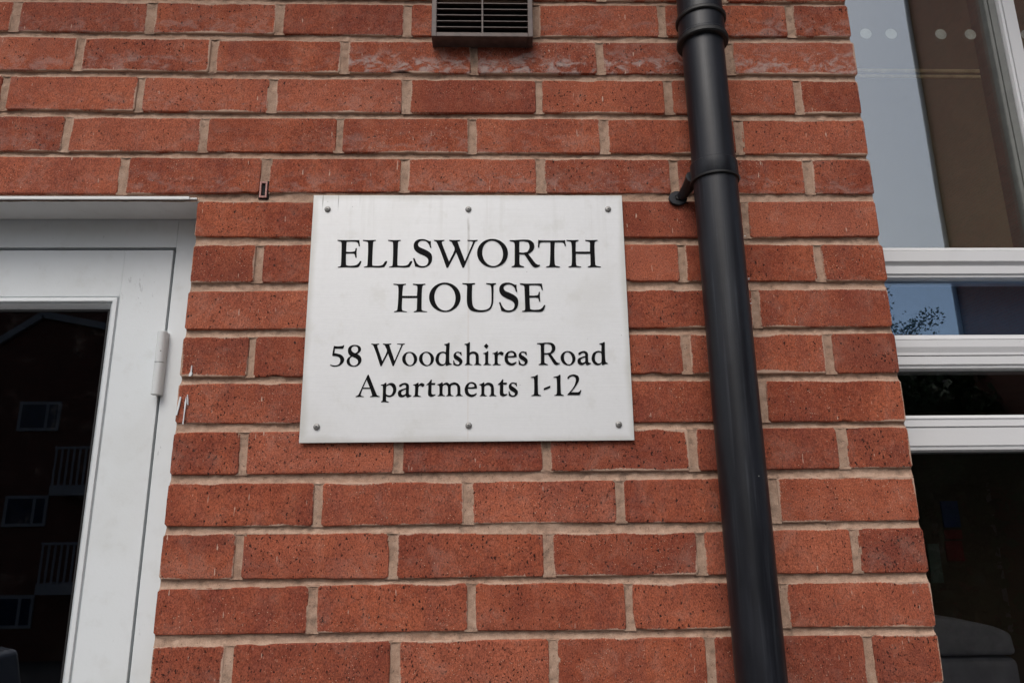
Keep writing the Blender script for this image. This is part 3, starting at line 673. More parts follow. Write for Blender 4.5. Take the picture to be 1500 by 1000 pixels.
def brick_mesh(x0, x1, m, depth=.1025, visible=True):
    seed = rng.uniform(0, 500)
    zb0, zb1 = z_under(m, x0), z_under(m, x1)
    zt0, zt1 = z_over(m + 1, x0), z_over(m + 1, x1)
    cx, cz = (x0 + x1) / 2, (zb0 + zb1 + zt0 + zt1) / 4
    o = outline(x0, x1, zb0, zb1, zt0, zt1, cx, cz, rng.uniform(.0015, .004), seed)
    n = len(o)
    yo = rng.uniform(-.0008, .0007)
    tiltx, tiltz = rng.uniform(-.004, .004), rng.uniform(-.010, .010)
    V, F = [], []
    hw, hh = (x1 - x0) / 2, (zt0 + zt1 - zb0 - zb1) / 4
    def ring(ins, y):
        for (x, z) in o:
            sx, sz = x, z
            fx = max(0, 1 - ins / hw); fz = max(0, 1 - ins / hh)
            V.append((sx * fx, y + yo + tiltx * x + tiltz * z, sz * fz))
    ring(0.0006, depth)
    ring(0, .0030)
    ring(.0005, .0010)
    ring(.0016, .0002)
    ring(.0040, 0)
    for k in range(4):
        for i in range(n):
            j = (i + 1) % n
            F.append((k * n + i, k * n + j, (k + 1) * n + j, (k + 1) * n + i))
    F.append(tuple(4 * n + i for i in range(n)))
    F.append(tuple(range(n))[::-1])
    return V, F, cx, cz, hw, hh


brick_wall = tag(empty('brick_wall', (0, 0, 0)),
                 'red brick wall in stretcher bond with recessed buff mortar joints between door and window', 'wall')
near, rest = [], []
for m in range(0, TOPM):
    xl = WALL_L if m >= 28 else JAMB
    P_ = course_perps(m, xl, 0.0)
    xs = [xl] + P_ + [0.0]
    for i in range(len(xs) - 1):
        g0 = 0 if i == 0 else .0060 + rng.uniform(-.0012, .0014)
        g1 = 0 if i == len(xs) - 2 else .0060 + rng.uniform(-.0012, .0014)
        x0, x1 = xs[i] + g0, xs[i + 1] - g1
        if i == 0: x0 += rng.uniform(-.0012, .0012)
        if i == len(xs) - 2: x1 += rng.uniform(-.0016, .0016)
        if m in (32, 33, 34) and x1 > -.735 and x0 < -.5725:      # cut round the air vent
            if x0 < -.7395: near.append((x0, min(x1, -.7395), m, i, len(xs)))
            if x1 > -.5655: near.append((max(x0, -.5655), x1, m, i, len(xs)))
            continue
        near.append((x0, x1, m, i, len(xs)))
# the pier left of the door and the one beyond the window
for m in range(0, 28):
    off = .11 if m % 2 else 0
    xs = [WALL_L, WALL_L + .215 + off, DOOR_L]
    for a, b in zip(xs, xs[1:]): rest.append((a + .005, b - .005, m))
for m in range(0, TOPM):
    off = .112 if m % 2 else .224
    xs = [1.76, 1.76 + off, 1.76 + off + .224, 2.32]
    for a, b in zip(xs, xs[1:]): rest.append((a + .005, b - .005, m))

view_c = Vector((-.64, 0, 1.9))
near.sort(key=lambda b: (Vector(((b[0] + b[1]) / 2, 0, b[2] * .075)) - view_c).length)
singles, leftover = near[:298], near[298:]
for (x0, x1, m, i, n) in singles:
    V, F, cx, cz, hw, hh = brick_mesh(x0, x1, m)
    me = bpy.data.meshes.new('brick')
    me.from_pydata(V, [], F)
    o = link_mesh('brick', me, M['brick'], brick_wall, (cx, 0, cz))
    end = (i == 0 and m < 28) or i == n - 2
    short = (x1 - x0) < .14
    o['half_width'] = hw; o['half_height'] = hh
    o['tone'] = rng.uniform(-.45, .50)
    o['pitted'] = min(1.0, (0.95 if (short and end) else rng.uniform(.0, .5)) * (1.15 if m < 25 else .8) + (.2 if m < 24 else 0))
    if short and end and x1 > -.2: o['tone'] = rng.uniform(.1, .35)
    o['smear'] = rng.uniform(-.5, .9)
    bl = 0.0
    if m == 31: bl = 1.0 if (x1 > -.25 or -.95 < x0 < -.45) else rng.uniform(.2, .45)
    elif m == 32: bl = .45 if x1 > -.25 else rng.uniform(0, .35)
    elif m in (30, 29, 28, 33): bl = rng.uniform(0, .28)
    else: bl = rng.uniform(0, .10)
    if m == 28 and x0 > -1.3: bl = .3
    if m == 23 and abs(x0 + .56) < .1 or (m == 22 and abs(x0 + .665) < .05): bl = .5
    o['bloom'] = bl
sv, sf = [], []
for b in rest + [(a, b_, m) for (a, b_, m, i, n) in leftover]:
    V, F, cx, cz, hw, hh = brick_mesh(*b)
    k = len(sv)
    sv += [(x + cx, y, z + cz) for x, y, z in V]
    sf += [tuple(k + i for i in f) for f in F]
me = bpy.data.meshes.new('outer_bricks'); me.from_pydata(sv, [], sf)
o = link_mesh('outer_bricks', me, M['brick'], brick_wall)
o['kind'] = 'stuff'
o['half_width'] = 9.0; o['half_height'] = 9.0; o['tone'] = 0.0; o['pitted'] = .3; o['smear'] = 0.0; o['bloom'] = 0.05


# ---- mortar: every bed and perpend a hollow, slightly ragged strip set back from the brick faces
mv, mf = [], []


def strip(pts_fn, n_long, prof_n, flip=False):
    b = len(mv)
    for i in range(n_long + 1):
        for k in range(prof_n + 1):
            mv.append(pts_fn(i / n_long, -1 + 2 * k / prof_n))
    for i in range(n_long):
        for k in range(prof_n):
            a = b + i * (prof_n + 1) + k
            q = (a, a + prof_n + 1, a + prof_n + 2, a + 1)
            mf.append(q[::-1] if flip else q)


def recess(v, x, z, deep):
    """depth of the tooled joint at v in -1..1 across it"""
    e1 = noise.noise(Vector((x * 23, 3.3, z * 23))); e2 = noise.noise(Vector((x * 110, 8.1, z * 110)))
    edge = .0012 + e1 * .0018 + e2 * .0010
    a = min(1.0, abs(v))
    prof = (1 - a ** 2.2)
    return edge + prof * (deep + e2 * .0005 + noise.noise(Vector((x * 300, 1, z * 300))) * .00035)


def bed_strip(m, xl, xr):
    L = xr - xl
    deep_m = .0034 + (m * 37 % 7) * .00022
    def fn(t, v):
        x = xl + L * t
        zu, zo = z_under(m, x), z_over(m, x)
        c, h = (zu + zo) / 2, (zu - zo) / 2 + .0016
        vv = v * (h / (h - .0016))
        # raked deeper just under the upper brick, weathered out to the lower one
        d = recess(v, x, c + v * .01, deep_m * .75) + ((1 + v) / 2) ** 1.5 * (.0024 + .0028 * noise.noise(Vector((x * 6, m, 0))))
        if xr == 0.0 and t > .992: d += .004 * (t - .992) / .008
        return (x, d, c + v * h)
    strip(fn, max(8, int(L / .0035)), 10)


for m in range(0, TOPM + 1):
    if m >= 29: bed_strip(m, WALL_L, -.002)
    elif m == 28: bed_strip(m, DOOR_L + .01, -.002); bed_strip(m, WALL_L, DOOR_L)
    else: bed_strip(m, JAMB + .0015, -.002)
    if m < 28: bed_strip(m, WALL_L, DOOR_L)
    bed_strip(m, 1.765, 2.32)


def perp_strip(x, m):
    za, zb = z_under(m, x) - .0008, z_over(m + 1, x) + .0008
    sl = rng.uniform(-.0016, .0016); wv = rng.uniform(0, 99); dp = rng.uniform(.0006, .0024)
    def fn(t, v):
        z = za + (zb - za) * t
        h = .0092
        xx = x + sl * (t - .5) + .0012 * noise.noise(Vector((wv, z * 25, 0)))
        d = recess(v, xx + v * .01, z, dp)
        return (xx + v * h, d, z)
    strip(fn, 18, 8, True)


for (x0, x1, m, i, n) in near:
    if i > 0 and not (m in (32, 33, 34) and -.76 < x0 < -.56): perp_strip(x0 - .0060, m)
for (a, b_, m) in rest:
    perp_strip(a - .0052, m)
me = bpy.data.meshes.new('mortar'); me.from_pydata(mv, [], mf)
me.polygons.foreach_set('use_smooth', [True] * len(mf))
mo = link_mesh('mortar', me, M['mortar'], brick_wall)
# white gloss drips left on the bricks beside the door frame
dr = MB()
def drip(mb, pts):
    k = len(mb.v)
    for y in (-.0024, -.0004): mb.v += [(x, y, z) for x, z in pts]
    n = len(pts)
    mb.f += [tuple(k + i for i in range(n)), tuple(k + n + i for i in range(n))[::-1]] + [(k + i, k + n + i, k + n + (i + 1) % n, k + (i + 1) % n) for i in range(n)]
    mb.s += [False] * (n + 2)
drip(dr, [(-1.1010, 1.8035), (-1.0975, 1.8045), (-1.0960, 1.8085), (-1.0972, 1.8105), (-1.0976, 1.8205), (-1.0985, 1.8210), (-1.0990, 1.8110), (-1.1005, 1.8080)])
drip(dr, [(-1.1035, 1.7310), (-1.1020, 1.7310), (-1.1015, 1.7480), (-1.1005, 1.7660), (-1.1018, 1.7730), (-1.1030, 1.7640), (-1.1028, 1.7480)])
drip(dr, [(-1.1148, 1.7450), (-1.1128, 1.7440), (-1.1105, 1.7580), (-1.1090, 1.7720), (-1.1112, 1.7730), (-1.1130, 1.7600)])
drip(dr, [(-1.0985, 1.7600), (-1.0975, 1.7600), (-1.0985, 1.7690), (-1.1000, 1.7760), (-1.1008, 1.7755)])
dr.build('paint_drips', M['white'], brick_wall)['kind'] = 'stuff'
# solid core of the wall behind the facing
core = MB()
core.box(JAMB + .003, -.006, .0095, .30, 0, 2.098)
core.box(WALL_L + .003, -.75, .0095, .30, 2.10, 3.3)
core.box(-.75, -.555, .09, .30, 2.10, 3.3)
core.box(-.75, -.555, .0095, .088, 2.10, 2.372)
core.box(-.75, -.555, .0095, .088, 2.57, 3.3)
core.box(-.555, -.006, .0095, .30, 2.10, 3.3)
core.box(WALL_L + .003, DOOR_L - .003, .0095, .30, 0, 2.098)
core.box(1.766, 2.32, .0095, .30, 0, 3.3)
core.build('wall_core', M['mortar'], brick_wall)

# ------------------------------------------------------------------ sign
SX, SZ = -.6763, 1.9006
sign = tag(empty('sign_plate', (SX, 0, SZ)),
           'rectangular brushed metal nameplate with black serif lettering screwed to the brick wall', 'sign')
W2, H2 = .2508, .1998
bm = bmesh.new()
nx, nz = 24, 18
vg = [[bm.verts.new((-W2 + 2 * W2 * i / nx, -.0075 - .0003 * math.sin(math.pi * i / nx * 2) * math.sin(math.pi * k / nz),
                     -H2 + 2 * H2 * k / nz)) for k in range(nz + 1)] for i in range(nx + 1)]
for i in range(nx):
    for k in range(nz):
        bm.faces.new((vg[i][k], vg[i + 1][k], vg[i + 1][k + 1], vg[i][k + 1]))
ex = bmesh.ops.extrude_face_region(bm, geom=list(bm.faces))
for v in ex['geom']:
    if isinstance(v, bmesh.types.BMVert): v.co.y += .0022
bmesh.ops.recalc_face_normals(bm, faces=bm.faces)
rim = [e for e in bm.edges if e.is_manifold and e.calc_face_angle(0) > 1]
bmesh.ops.bevel(bm, geom=rim, offset=.0004, segments=1, affect='EDGES')
me = bpy.data.meshes.new('plate'); bm.to_mesh(me); bm.free()
link_mesh('plate', me, M['sign'], sign)


def sign_y(x):
    """front of the plate at x from its centre"""
    return -.0075


def smooth_contour(c):
    n = len(c); out = []
    def corner(i):
        a, b, d = Vector(c[i - 1]), Vector(c[i]), Vector(c[(i + 1) % n])
        u, w = b - a, d - b
        if u.length < 1e-6 or w.length < 1e-6: return True
        return u.angle(w) > R_(48)
    cor = [corner(i) for i in range(n)]
    for i in range(n):
        p1, p2 = Vector(c[i]), Vector(c[(i + 1) % n])
        p0 = p1 if cor[i] else Vector(c[i - 1])
        p3 = p2 if cor[(i + 1) % n] else Vector(c[(i + 2) % n])
        for s in range(3):
            t = s / 3
            q = .5 * ((2 * p1) + (p2 - p0) * t + (2 * p0 - 5 * p1 + 4 * p2 - p3) * t * t + (3 * p1 - p0 - 3 * p2 + p3) * t ** 3)
            out.append((q.x, q.y))
    return out


def embolden(c, hole, off=.16):
    n = len(c)
    area = sum(c[i][0] * c[(i + 1) % n][1] - c[(i + 1) % n][0] * c[i][1] for i in range(n)) / 2
    s = (1 if area > 0 else -1) * (-1 if hole else 1)
    out = []
    for i in range(n):
        a, b, d = Vector(c[i - 1]), Vector(c[i]), Vector(c[(i + 1) % n])
        t = (b - a).normalized() + (d - b).normalized()
        if t.length < 1e-6: out.append(tuple(b)); continue
        t.normalize()
        out.append((b.x + t.y * off * s, b.y - t.x * off * s))
    return out


glyph_mesh = {}


def glyph(ch, sc):
    key = (ch, sc)
    if key in glyph_mesh: return glyph_mesh[key]
    polys = [[Vector((x * .001 * sc[0], 0, z * .001 * sc[1])) for x, z in embolden(smooth_contour(c), k > 0)] for k, c in enumerate(GLYPHS[ch])]
    tris = tessellate_polygon(polys)
    flat = [p for q in polys for p in q]
    V = [(p.x, 0, p.z) for p in flat] + [(p.x, .0003, p.z) for p in flat]
    F = [t for t in tris]
    nfl = len(flat); k = 0
    for q in polys:
        for i in range(len(q)):
            j = (i + 1) % len(q)
            F.append((k + i, k + j, nfl + k + j, nfl + k + i))
        k += len(q)
    me = bpy.data.meshes.new('letter'); me.from_pydata(V, [], F)
    bm = bmesh.new(); bm.from_mesh(me)
    for f in bm.faces:
        f.normal_update()
        if abs(f.normal.y) > .9 and f.normal.y > 0: f.normal_flip()
    bm.to_mesh(me); bm.free()
    me.materials.append(M['letter'])
    glyph_mesh[key] = me
    return me


SCALES = {(3, 'W'): (.738, .752), (1, 'R'): (1.39, 1.325)}
for li, (bz, L) in enumerate(LINES, 1):
    for (x, ch, r) in L:
        sc = SCALES.get((li, ch), (1.0, 1.0))
        o = link_mesh('letter', glyph(ch, sc), None, sign, (x, -.00818, bz - SZ))
for (x, z, up_) in ((-.2271, 2.0753, 1), (-.0004, 2.0754, 1), (.2270, 2.0756, 1), (-.2256, 1.7246, 0), (.0013, 1.7248, 0), (.2280, 1.7247, 0)):
    s = MB().lathe([(.0050, 0), (.0050, .0006), (.0046, .0014), (.0037, .0022), (.0024, .0027), (.0010, .0029), (.0002, .0029)], 20, axis='-y')
    so = s.build('screw', M['screw'], sign, (x, -.0078, z - SZ))
    a = rng.uniform(0, 1.5)
    cr = MB().box(-.0019, .0019, -.0031, -.0026, -.00045, .00045).box(-.00045, .00045, -.00312, -.00262, -.0019, .0019)  # raised bars; shade of the cross is put into their colour
    co = cr.build('painted_cross', M['cross_shade'], so); co.rotation_euler = (0, a, 0)

# ------------------------------------------------------------------ downpipe
PX, PY = -.2850, -.0560
pipe = tag(empty('downpipe', (PX, PY, 0)), 'black plastic rainwater downpipe running down the brick wall', 'drainpipe')
pb = MB().tube([(-.0035, 0, 3.29), (-.0025, 0, 2.42), (.0015, 0, 1.7), (.0045, 0, 1.2), (.008, 0, .12)], .0338, 48)
pb.build('pipe', M['pipe'], pipe)
lipz = [(.0345, 2.352), (.0395, 2.3525), (.0402, 2.3545), (.0402, 2.3600), (.0392, 2.3615), (.0378, 2.3625), (.0376, 2.3900),
        (.0392, 2.3910), (.0400, 2.3930), (.0400, 2.3965), (.0390, 2.3985), (.0368, 2.4000), (.0366, 2.4500), (.0345, 2.4510)]
MB().lathe(lipz, 48, (-.0022, 0, 0)).build('socket', M['pipe'], pipe)
MB().lathe([(.0346, 2.3470), (.0402, 2.3475), (.0420, 2.3495), (.0420, 2.3545), (.0404, 2.3565), (.0346, 2.3568)], 48, (-.0022, 0, 0)).build('seal_ring', M['rubber'], pipe)
MB().lathe([(.0376, 2.3895), (.0400, 2.3898), (.0414, 2.3915), (.0414, 2.3955), (.0400, 2.3972), (.0372, 2.3974)], 48, (-.0022, 0, 0)).build('seal_ring', M['rubber'], pipe)
clip = MB().lathe([(.0344, 2.1010), (.0362, 2.1010), (.0368, 2.1020), (.0366, 2.1290), (.0358, 2.1300), (.0344, 2.1300)], 48, (-.0012, 0, 0)).build('clip_band', M['pipe'], pipe)
MB().lathe([(.0346, 2.0995), (.0374, 2.0997), (.0378, 2.1012), (.0378, 2.1025), (.0368, 2.1032), (.0346, 2.1032)], 48, (-.0012, 0, 0)).build('band_lip', M['rubber'], clip)
for s, q in ((-1, .0475), (1, .0365)):
    lug = MB().lathe([(.0125, .0), (.0125, .0035), (.0115, .0045), (.0050, .0046), (.0048, .0030), (.0010, .0030)], 24, (s * q, .0538, 2.0967), '-y')
    lug.v = [(s * q + (x - s * q) * 1.22, y, z) for x, y, z in lug.v]
    lug.tube([(s * (q - .004), .0505, 2.0985), (s * .0385, .044, 2.1020), (s * .0335, .030, 2.1090), (s * .0320, .010, 2.1140)], [.0075, .0090, .0105, .0120], 12)
    lug.build('clip_lug', M['pipe'], pipe)
    MB().lathe([(.0042, 0), (.0042, .0018), (.003, .003), (.0005, .0034)], 14, (s * q, .0505, 2.0967), '-y').build('lug_screw', M['rubber'], pipe)
for k in (.9,):
    MB().lathe([(.0344, k), (.0366, k + .001), (.0366, k + .028), (.0344, k + .029)], 32, (.005, 0, 0)).build('clip_band', M['pipe'], pipe)
# bird lime specks on the pipe
spk = MB()
for (a, z, r) in ((R_(-25), 1.935, .0022), (R_(-21), 1.934, .0013), (R_(-30), 1.9325, .0010), (R_(-8), 1.899, .0012), (R_(-9), 1.8985, .0016), (R_(-9), 1.905, .0006),
                  (R_(-18), 2.005, .0013), (R_(-26), 2.003, .0009)):
    ax_, ay_ = .0338 * math.cos(a), .0338 * math.sin(a)
    spk.lathe([(r, -.0002), (r * .8, .0004), (r * .2, .0006)], 8, (ax_ + .002, ay_, z), 'z')
spk.build('droppings', M['white'], pipe)['kind'] = 'stuff'

# ------------------------------------------------------------------ air vent in the wall
vent = tag(empty('air_vent', (-.6535, 0, 2.4680)), 'dark brown plastic louvred air vent projecting from the brickwork above the sign', 'vent')
hw, hh = .0863, .0863
fr = MB()
fr.box(-hw, -hw + .0085, -.030, .012, -hh, hh).box(hw - .0085, hw, -.030, .012, -hh, hh)
fr.box(-hw + .0085, hw - .0085, -.0299, .012, -hh, -hh + .0080).box(-hw + .0085, hw - .0085, -.0299, .012, hh - .0080, hh)
fr.build('frame', M['brown'], vent, bevel=.0008)
MB().box(-hw + .0085, hw - .0085, .011, .080, -hh + .008, hh - .008).build('shade_block', M['hollow_shade'], vent)  # solid block, darkness of the hollow put into its colour
MB().box(-.0013, .0013, -.0296, -.020, -hh + .008, hh - .008).build('mullion', M['brown'], vent)
for i in range(13):
    z = -hh + .0195 + i * .0118
    sl = MB().prism_x([(-.0275, z), (-.0275, z + .0014), (-.014, z + .0075), (-.014, z + .0061)], -hw + .0085, hw - .0085)
    sl.build('slat', M['brown'], vent)

weep = tag(empty('weep_vent', (-1.0112, 0, 2.1135)), 'tiny terracotta slotted weep vent set in the mortar joint near the door corner', 'vent')
wf = MB()
wf.box(-.0060, -.0034, -.0012, .014, -.0142, .0142).box(.0034, .0060, -.0012, .014, -.0142, .0142)
wf.box(-.0034, .0034, -.0011, .014, -.0142, -.0112).box(-.0034, .0034, -.0011, .014, .0112, .0142)
wf.build('frame', M['terra'], weep, bevel=.0003)
MB().box(-.0032, .0032, .006, .013, -.0112, .0112).build('shade_block', M['hollow_shade'], weep)  # solid block painted as the unlit inside
MB().box(-.0078, .0078, .0020, .0100, -.0158, .0158).build('recess', M['hollow_shade'], weep)  # solid block; shade of the surrounding gap put into its colour
for i in range(4):
    MB().box(-.0032, .0032, .003, .006, -.0085 + i * .0050, -.0070 + i * .0050).build('bar', M['terra'], weep)

# ------------------------------------------------------------------ door
FY = .080
lintel = tag(empty('lintel', (-1.6, 0, 2.097)), 'white painted lintel edge and soffit board over the door opening', 'lintel')
MB().box(-2.0 + 1.6 - .055, JAMB + 1.6 - .0008, -.0015, .0785, -.0012, .0016).build('soffit_board', M['soffit'], lintel, bevel=.0005)
MB().box(-2.0 + 1.6 - .055, JAMB + 1.6 - .012, -.0035, .0, -.0022, .0030).build('lintel_edge', M['soffit'], lintel, bevel=.0006)

door = tag(empty('door', (-1.58, FY, 0)), 'white glazed door with narrow beading and a barrel hinge in a white frame', 'door')
DX = 1.58


def dbox(mb, x0, x1, y0, y1, z0, z1): return mb.box(x0 + DX, x1 + DX, y0 - FY, y1 - FY, z0, z1)


fm = MB()
dbox(fm, -1.1788, -1.0900, FY, FY + .07, 0, 2.140)
dbox(fm, -2.0900, -1.9772, FY, FY + .07, 0, 2.140)
dbox(fm, -1.9772, -1.1788, FY + .0002, FY + .07, 2.0448, 2.140)
fm.build('door_frame', M['white'], door, bevel=.0012)
rb = MB()   # rebate and seal behind the gap
dbox(rb, -1.1975, -1.1745, FY + .022, FY + .06, 0, 2.0448)
dbox(rb, -1.978, -1.960, FY + .022, FY + .06, 0, 2.0448)
dbox(rb, -1.960, -1.1975, FY + .022, FY + .06, 2.030, 2.0500)
rb.build('seal', M['rubber'], door)
lf = MB()   # leaf: stiles and rails with the bead opening
GX0, GX1, GZ0, GZ1 = -1.892, -1.2640, 1.050, 1.9576
dbox(lf, GX1, -1.1832, FY + .001, FY + .020, .02, 2.0402)
dbox(lf, -1.9728, GX0, FY + .001, FY + .020, .02, 2.0402)
dbox(lf, GX0, GX1, FY + .0011, FY + .020, GZ1, 2.0402)
dbox(lf, GX0, GX1, FY + .0011, FY + .020, .02, GZ0)
leaf = lf.build('door_leaf', M['white'], door, bevel=.0008)
# stepped glazing bead as a mitred ring
def bead_ring(mb, x0, x1, z0, z1, prof):
    """prof [(inset, y)] running from the leaf to the glass"""
    b = len(mb.v)
    for ins, y in prof:
        mb.v += [(x0 + ins, y, z0 + ins), (x1 - ins, y, z0 + ins), (x1 - ins, y, z1 - ins), (x0 + ins, y, z1 - ins)]
    for k in range(len(prof) - 1):
        for i in range(4):
            j = (i + 1) % 4
            mb.f.append((b + 4 * k + i, b + 4 * k + j, b + 4 * k + 4 + j, b + 4 * k + 4 + i)); mb.s.append(False)
    return mb
bd = MB()
bead_ring(bd, GX0 + DX, GX1 + DX, GZ0, GZ1, [(0, .0012), (.0006, .0032), (.0016, .0032), (.0020, .0002), (.0026, -.0016), (.0085, -.0024), (.0098, -.0012), (.0104, .0030), (.0112, .0032), (.0120, .0012),
                                    (.0160, .0070), (.0190, .0125), (.0196, .0180), (.0196, .0240)])
bd.build('glazing_bead', M['white'], door)
gk = MB(); bead_ring(gk, GX0 + DX + .0196, GX1 + DX - .0196, GZ0 + .0196, GZ1 - .0196, [(0, .0120), (.0030, .0125), (.0034, .0160), (.0034, .0200)])
gk.build('glass_seal', M['rubber'], door)
MB().box(GX0 + DX + .015, GX1 + DX - .015, .0145, .0185, GZ0 + .015, GZ1 - .015).build('glass', M['door_glass'], door)
for zc in (1.8406, 1.05, .25):
    hb = MB()
    hb.lathe([(.0062, -.0530), (.0076, -.0520), (.0076, -.0012), (.0068, -.0006)], 24, (-1.1808 + DX, -.0105, zc))
    hb.lathe([(.0068, .0006), (.0076, .0012), (.0076, .0520), (.0062, .0530)], 24, (-1.1808 + DX, -.0105, zc))
    hb.lathe([(.0060, -.0520), (.0060, .0520)], 16, (-1.1808 + DX, -.0105, zc))
    ho = hb.build('hinge', M['hinge'], door)
    MB().box(-1.1808 + DX - .005, -1.1808 + DX + .0065, -.0075, .001, zc - .052, zc + .052).build('hinge_leaf', M['hinge'], ho, bevel=.0006)
hd = MB().tube([(-1.935 + DX, -.001, 1.02), (-1.935 + DX, -.045, 1.02), (-1.82 + DX, -.05, 1.02)], .009, 12)
hd.build('handle', M['screw'], door)
MB().box(-2.09 + DX, -1.09 + DX, -.078, .07, -.02, .012).build('threshold', M['screw'], door, bevel=.002)

# ------------------------------------------------------------------ window
win = tag(empty('window', (.9, FY, 0)), 'tall white framed window with three stepped transoms and glazing right of the brick pier', 'window')
WX = .9


def transom(name, prof, x0=-.03 - WX, x1=1.75 - WX):
    """prof [(z, y)] top to bottom of the face seen from outside"""
    p = [(y, z) for z, y in prof]
    p = [(.060, p[0][1])] + p + [(.060, p[-1][1])]
    return MB().prism_x(p, x0, x1).build(name, M['upvc'], win)


transom('transom', [(2.0462, .020), (2.0455, .0075), (2.0398, .0035), (2.0396, .0058), (2.0378, .0058), (2.0376, 0.0), (2.0180, -.0005), (2.0150, .004), (2.0114, .007),
                    (2.0112, .010), (2.0106, .010), (2.0104, .0040), (1.9965, .0040), (1.9945, .0080), (1.9938, .0080), (1.9934, .0066), (1.9905, .0070), (1.9894, .012), (1.9892, .024)])
transom('transom', [(1.8866, .020), (1.8860, .0065), (1.8783, .0035), (1.8781, .0060), (1.8762, .0060), (1.8760, 0.0), (1.8640, -.0003), (1.8635, -.0002), (1.8545, .0030), (1.8500, .0030),
                    (1.8497, .010), (1.8486, .010), (1.8482, .0040), (1.8345, .0040), (1.8325, .0080), (1.8315, .0080), (1.8311, .0066), (1.8282, .0070), (1.8270, .012), (1.8266, .024)])
transom('transom', [(1.7484, .020), (1.7480, .0075), (1.7428, .0040), (1.7424, .0070), (1.7394, .0070), (1.7392, .0010), (1.7290, .0005), (1.7287, .0060), (1.7266, .0060), (1.7262, 0.0),
                    (1.6975, 0.0), (1.6960, .0030), (1.6948, .0030), (1.6944, .0016), (1.6905, .0022), (1.6885, .0100), (1.6882, .024)])
transom('sill', [(.34, .02), (.335, .006), (.33, .0), (.28, .0), (.262, -.02), (.255, -.12), (.235, -.12), (.230, -.06), (.225, .02)])
transom('head', [(3.298, .0), (3.255, .0), (3.25, .01), (3.248, .024)])
fj = MB()
fj.box(-.03 - WX, .030 - WX, .0003, .07, .22, 3.298)
fj.box(1.70 - WX, 1.75 - WX, .0003, .07, .22, 3.298)
fj.build('jamb_frame', M['upvc'], win, bevel=.001)
# upright mullion of the upper light with its bead
ml = MB()
ml.prism_z([(.3440 - WX, .0600), (.3440 - WX, .0060), (.3455 - WX, .0012), (.3500 - WX, .0008), (.3502 - WX, .0030), (.3516 - WX, .0030), (.3518 - WX, -.0004),
            (.3745 - WX, -.0004), (.3760 - WX, .0012), (.3760 - WX, .0600)], 2.0464, 3.248)
ml.build('mullion', M['upvc'], win)
MB().prism_z([(.3290 - WX, .0600), (.3290 - WX, .0190), (.3300 - WX, .0175), (.3340 - WX, .0150), (.3342 - WX, .0120), (.3385 - WX, .0100), (.3436 - WX, .0080), (.3436 - WX, .0600)], 2.0466, 3.246).build('mullion_seal', M['gasket'] if 'gasket' in M else M['rubber'], win)
MB().box(.030 - WX, .3300 - WX, .024, .028, 2.0400, 3.252).build('pane', M['glass_upper'], win)
MB().box(.3770 - WX, 1.70 - WX, .024, .028, 2.0400, 3.252).build('pane', M['glass_upper'], win)
MB().box(.030 - WX, 1.70 - WX, .024, .028, 1.8800, 1.9950).build('pane', M['glass_transom'], win)
MB().box(.030 - WX, 1.70 - WX, .024, .028, 1.7420, 1.8330).build('pane', M['glass_lower'], win)
MB().box(.030 - WX, 1.70 - WX, .024, .028, .3300, 1.6950).build('pane', M['glass_lower'], win)
for x in (.0923, .1424, .2411, .2999, .412, .470, .570, .629, .73, .79, .89, .95, 1.05, 1.11, 1.21, 1.27, 1.37, 1.43):
    MB().lathe([(.0112, 0), (.0112, .0003)], 28, (x - WX, .0292, 2.4985), '-y').build('safety_dot', M['dot'], win)

# ------------------------------------------------------------------ the lobby behind the glass
def structure(mb, name, mat, **kw): return tag(mb.build(name, mat, **kw), kind='structure')


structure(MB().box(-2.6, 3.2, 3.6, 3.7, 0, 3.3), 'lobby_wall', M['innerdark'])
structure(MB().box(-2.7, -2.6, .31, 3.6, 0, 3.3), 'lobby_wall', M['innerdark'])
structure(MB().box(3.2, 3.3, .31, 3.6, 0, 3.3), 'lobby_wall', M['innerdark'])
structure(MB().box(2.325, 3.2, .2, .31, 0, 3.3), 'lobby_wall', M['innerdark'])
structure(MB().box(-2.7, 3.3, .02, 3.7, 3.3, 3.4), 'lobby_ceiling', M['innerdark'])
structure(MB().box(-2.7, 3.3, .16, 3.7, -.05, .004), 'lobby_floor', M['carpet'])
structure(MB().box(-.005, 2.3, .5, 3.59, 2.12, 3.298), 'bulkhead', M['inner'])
rail = tag(empty('picture_rail', (1.0, .5, 2.68)), 'double oak rail seen through the upper right window', 'rail')
MB().box(-.95, 1.25, -.006, 0, .0015, .0100).build('upper_bead', M['timber'], rail, bevel=.001)
MB().box(-.95, 1.25, -.006, 0, -.0150, -.0065).build('lower_bead', M['timber'], rail, bevel=.002)

chair = tag(empty('armchair', (.45, .8, 0)), 'pale grey padded armchair inside, seen low through the lower right window', 'armchair')
bk = MB()
pr = []
for i in range(13):
    t = i / 12; x = -.25 + .46 * t
    pr.append((x, 1.352 - .045 * t ** 2.2 - .02 * max(0, t - .9) * 10 * .5))
b0 = len(bk.v)
bk.v += [(x, .0, z) for x, z in pr] + [(.215, .0, 1.246), (-.25, .0, 1.246)] + [(x, .12, z) for x, z in pr] + [(.215, .12, 1.246), (-.25, .12, 1.246)]
n_ = len(pr) + 2
bk.f.append(tuple(range(n_))); bk.f.append(tuple(range(n_, 2 * n_))[::-1]); bk.s += [False, False]
for i in range(n_):
    j = (i + 1) % n_; bk.f.append((i, j, n_ + j, n_ + i)); bk.s.append(False)
bk.build('head_cushion', M['fabric'], chair, bevel=.012, seg=3)
MB().box(-.25, .225, .01, .14, .50, 1.240).build('back_cushion', M['fabric'], chair, bevel=.02, seg=3)
MB().box(-.25, .225, .14, .72, .30, .46).build('seat', M['fabric'], chair, bevel=.03, seg=3)
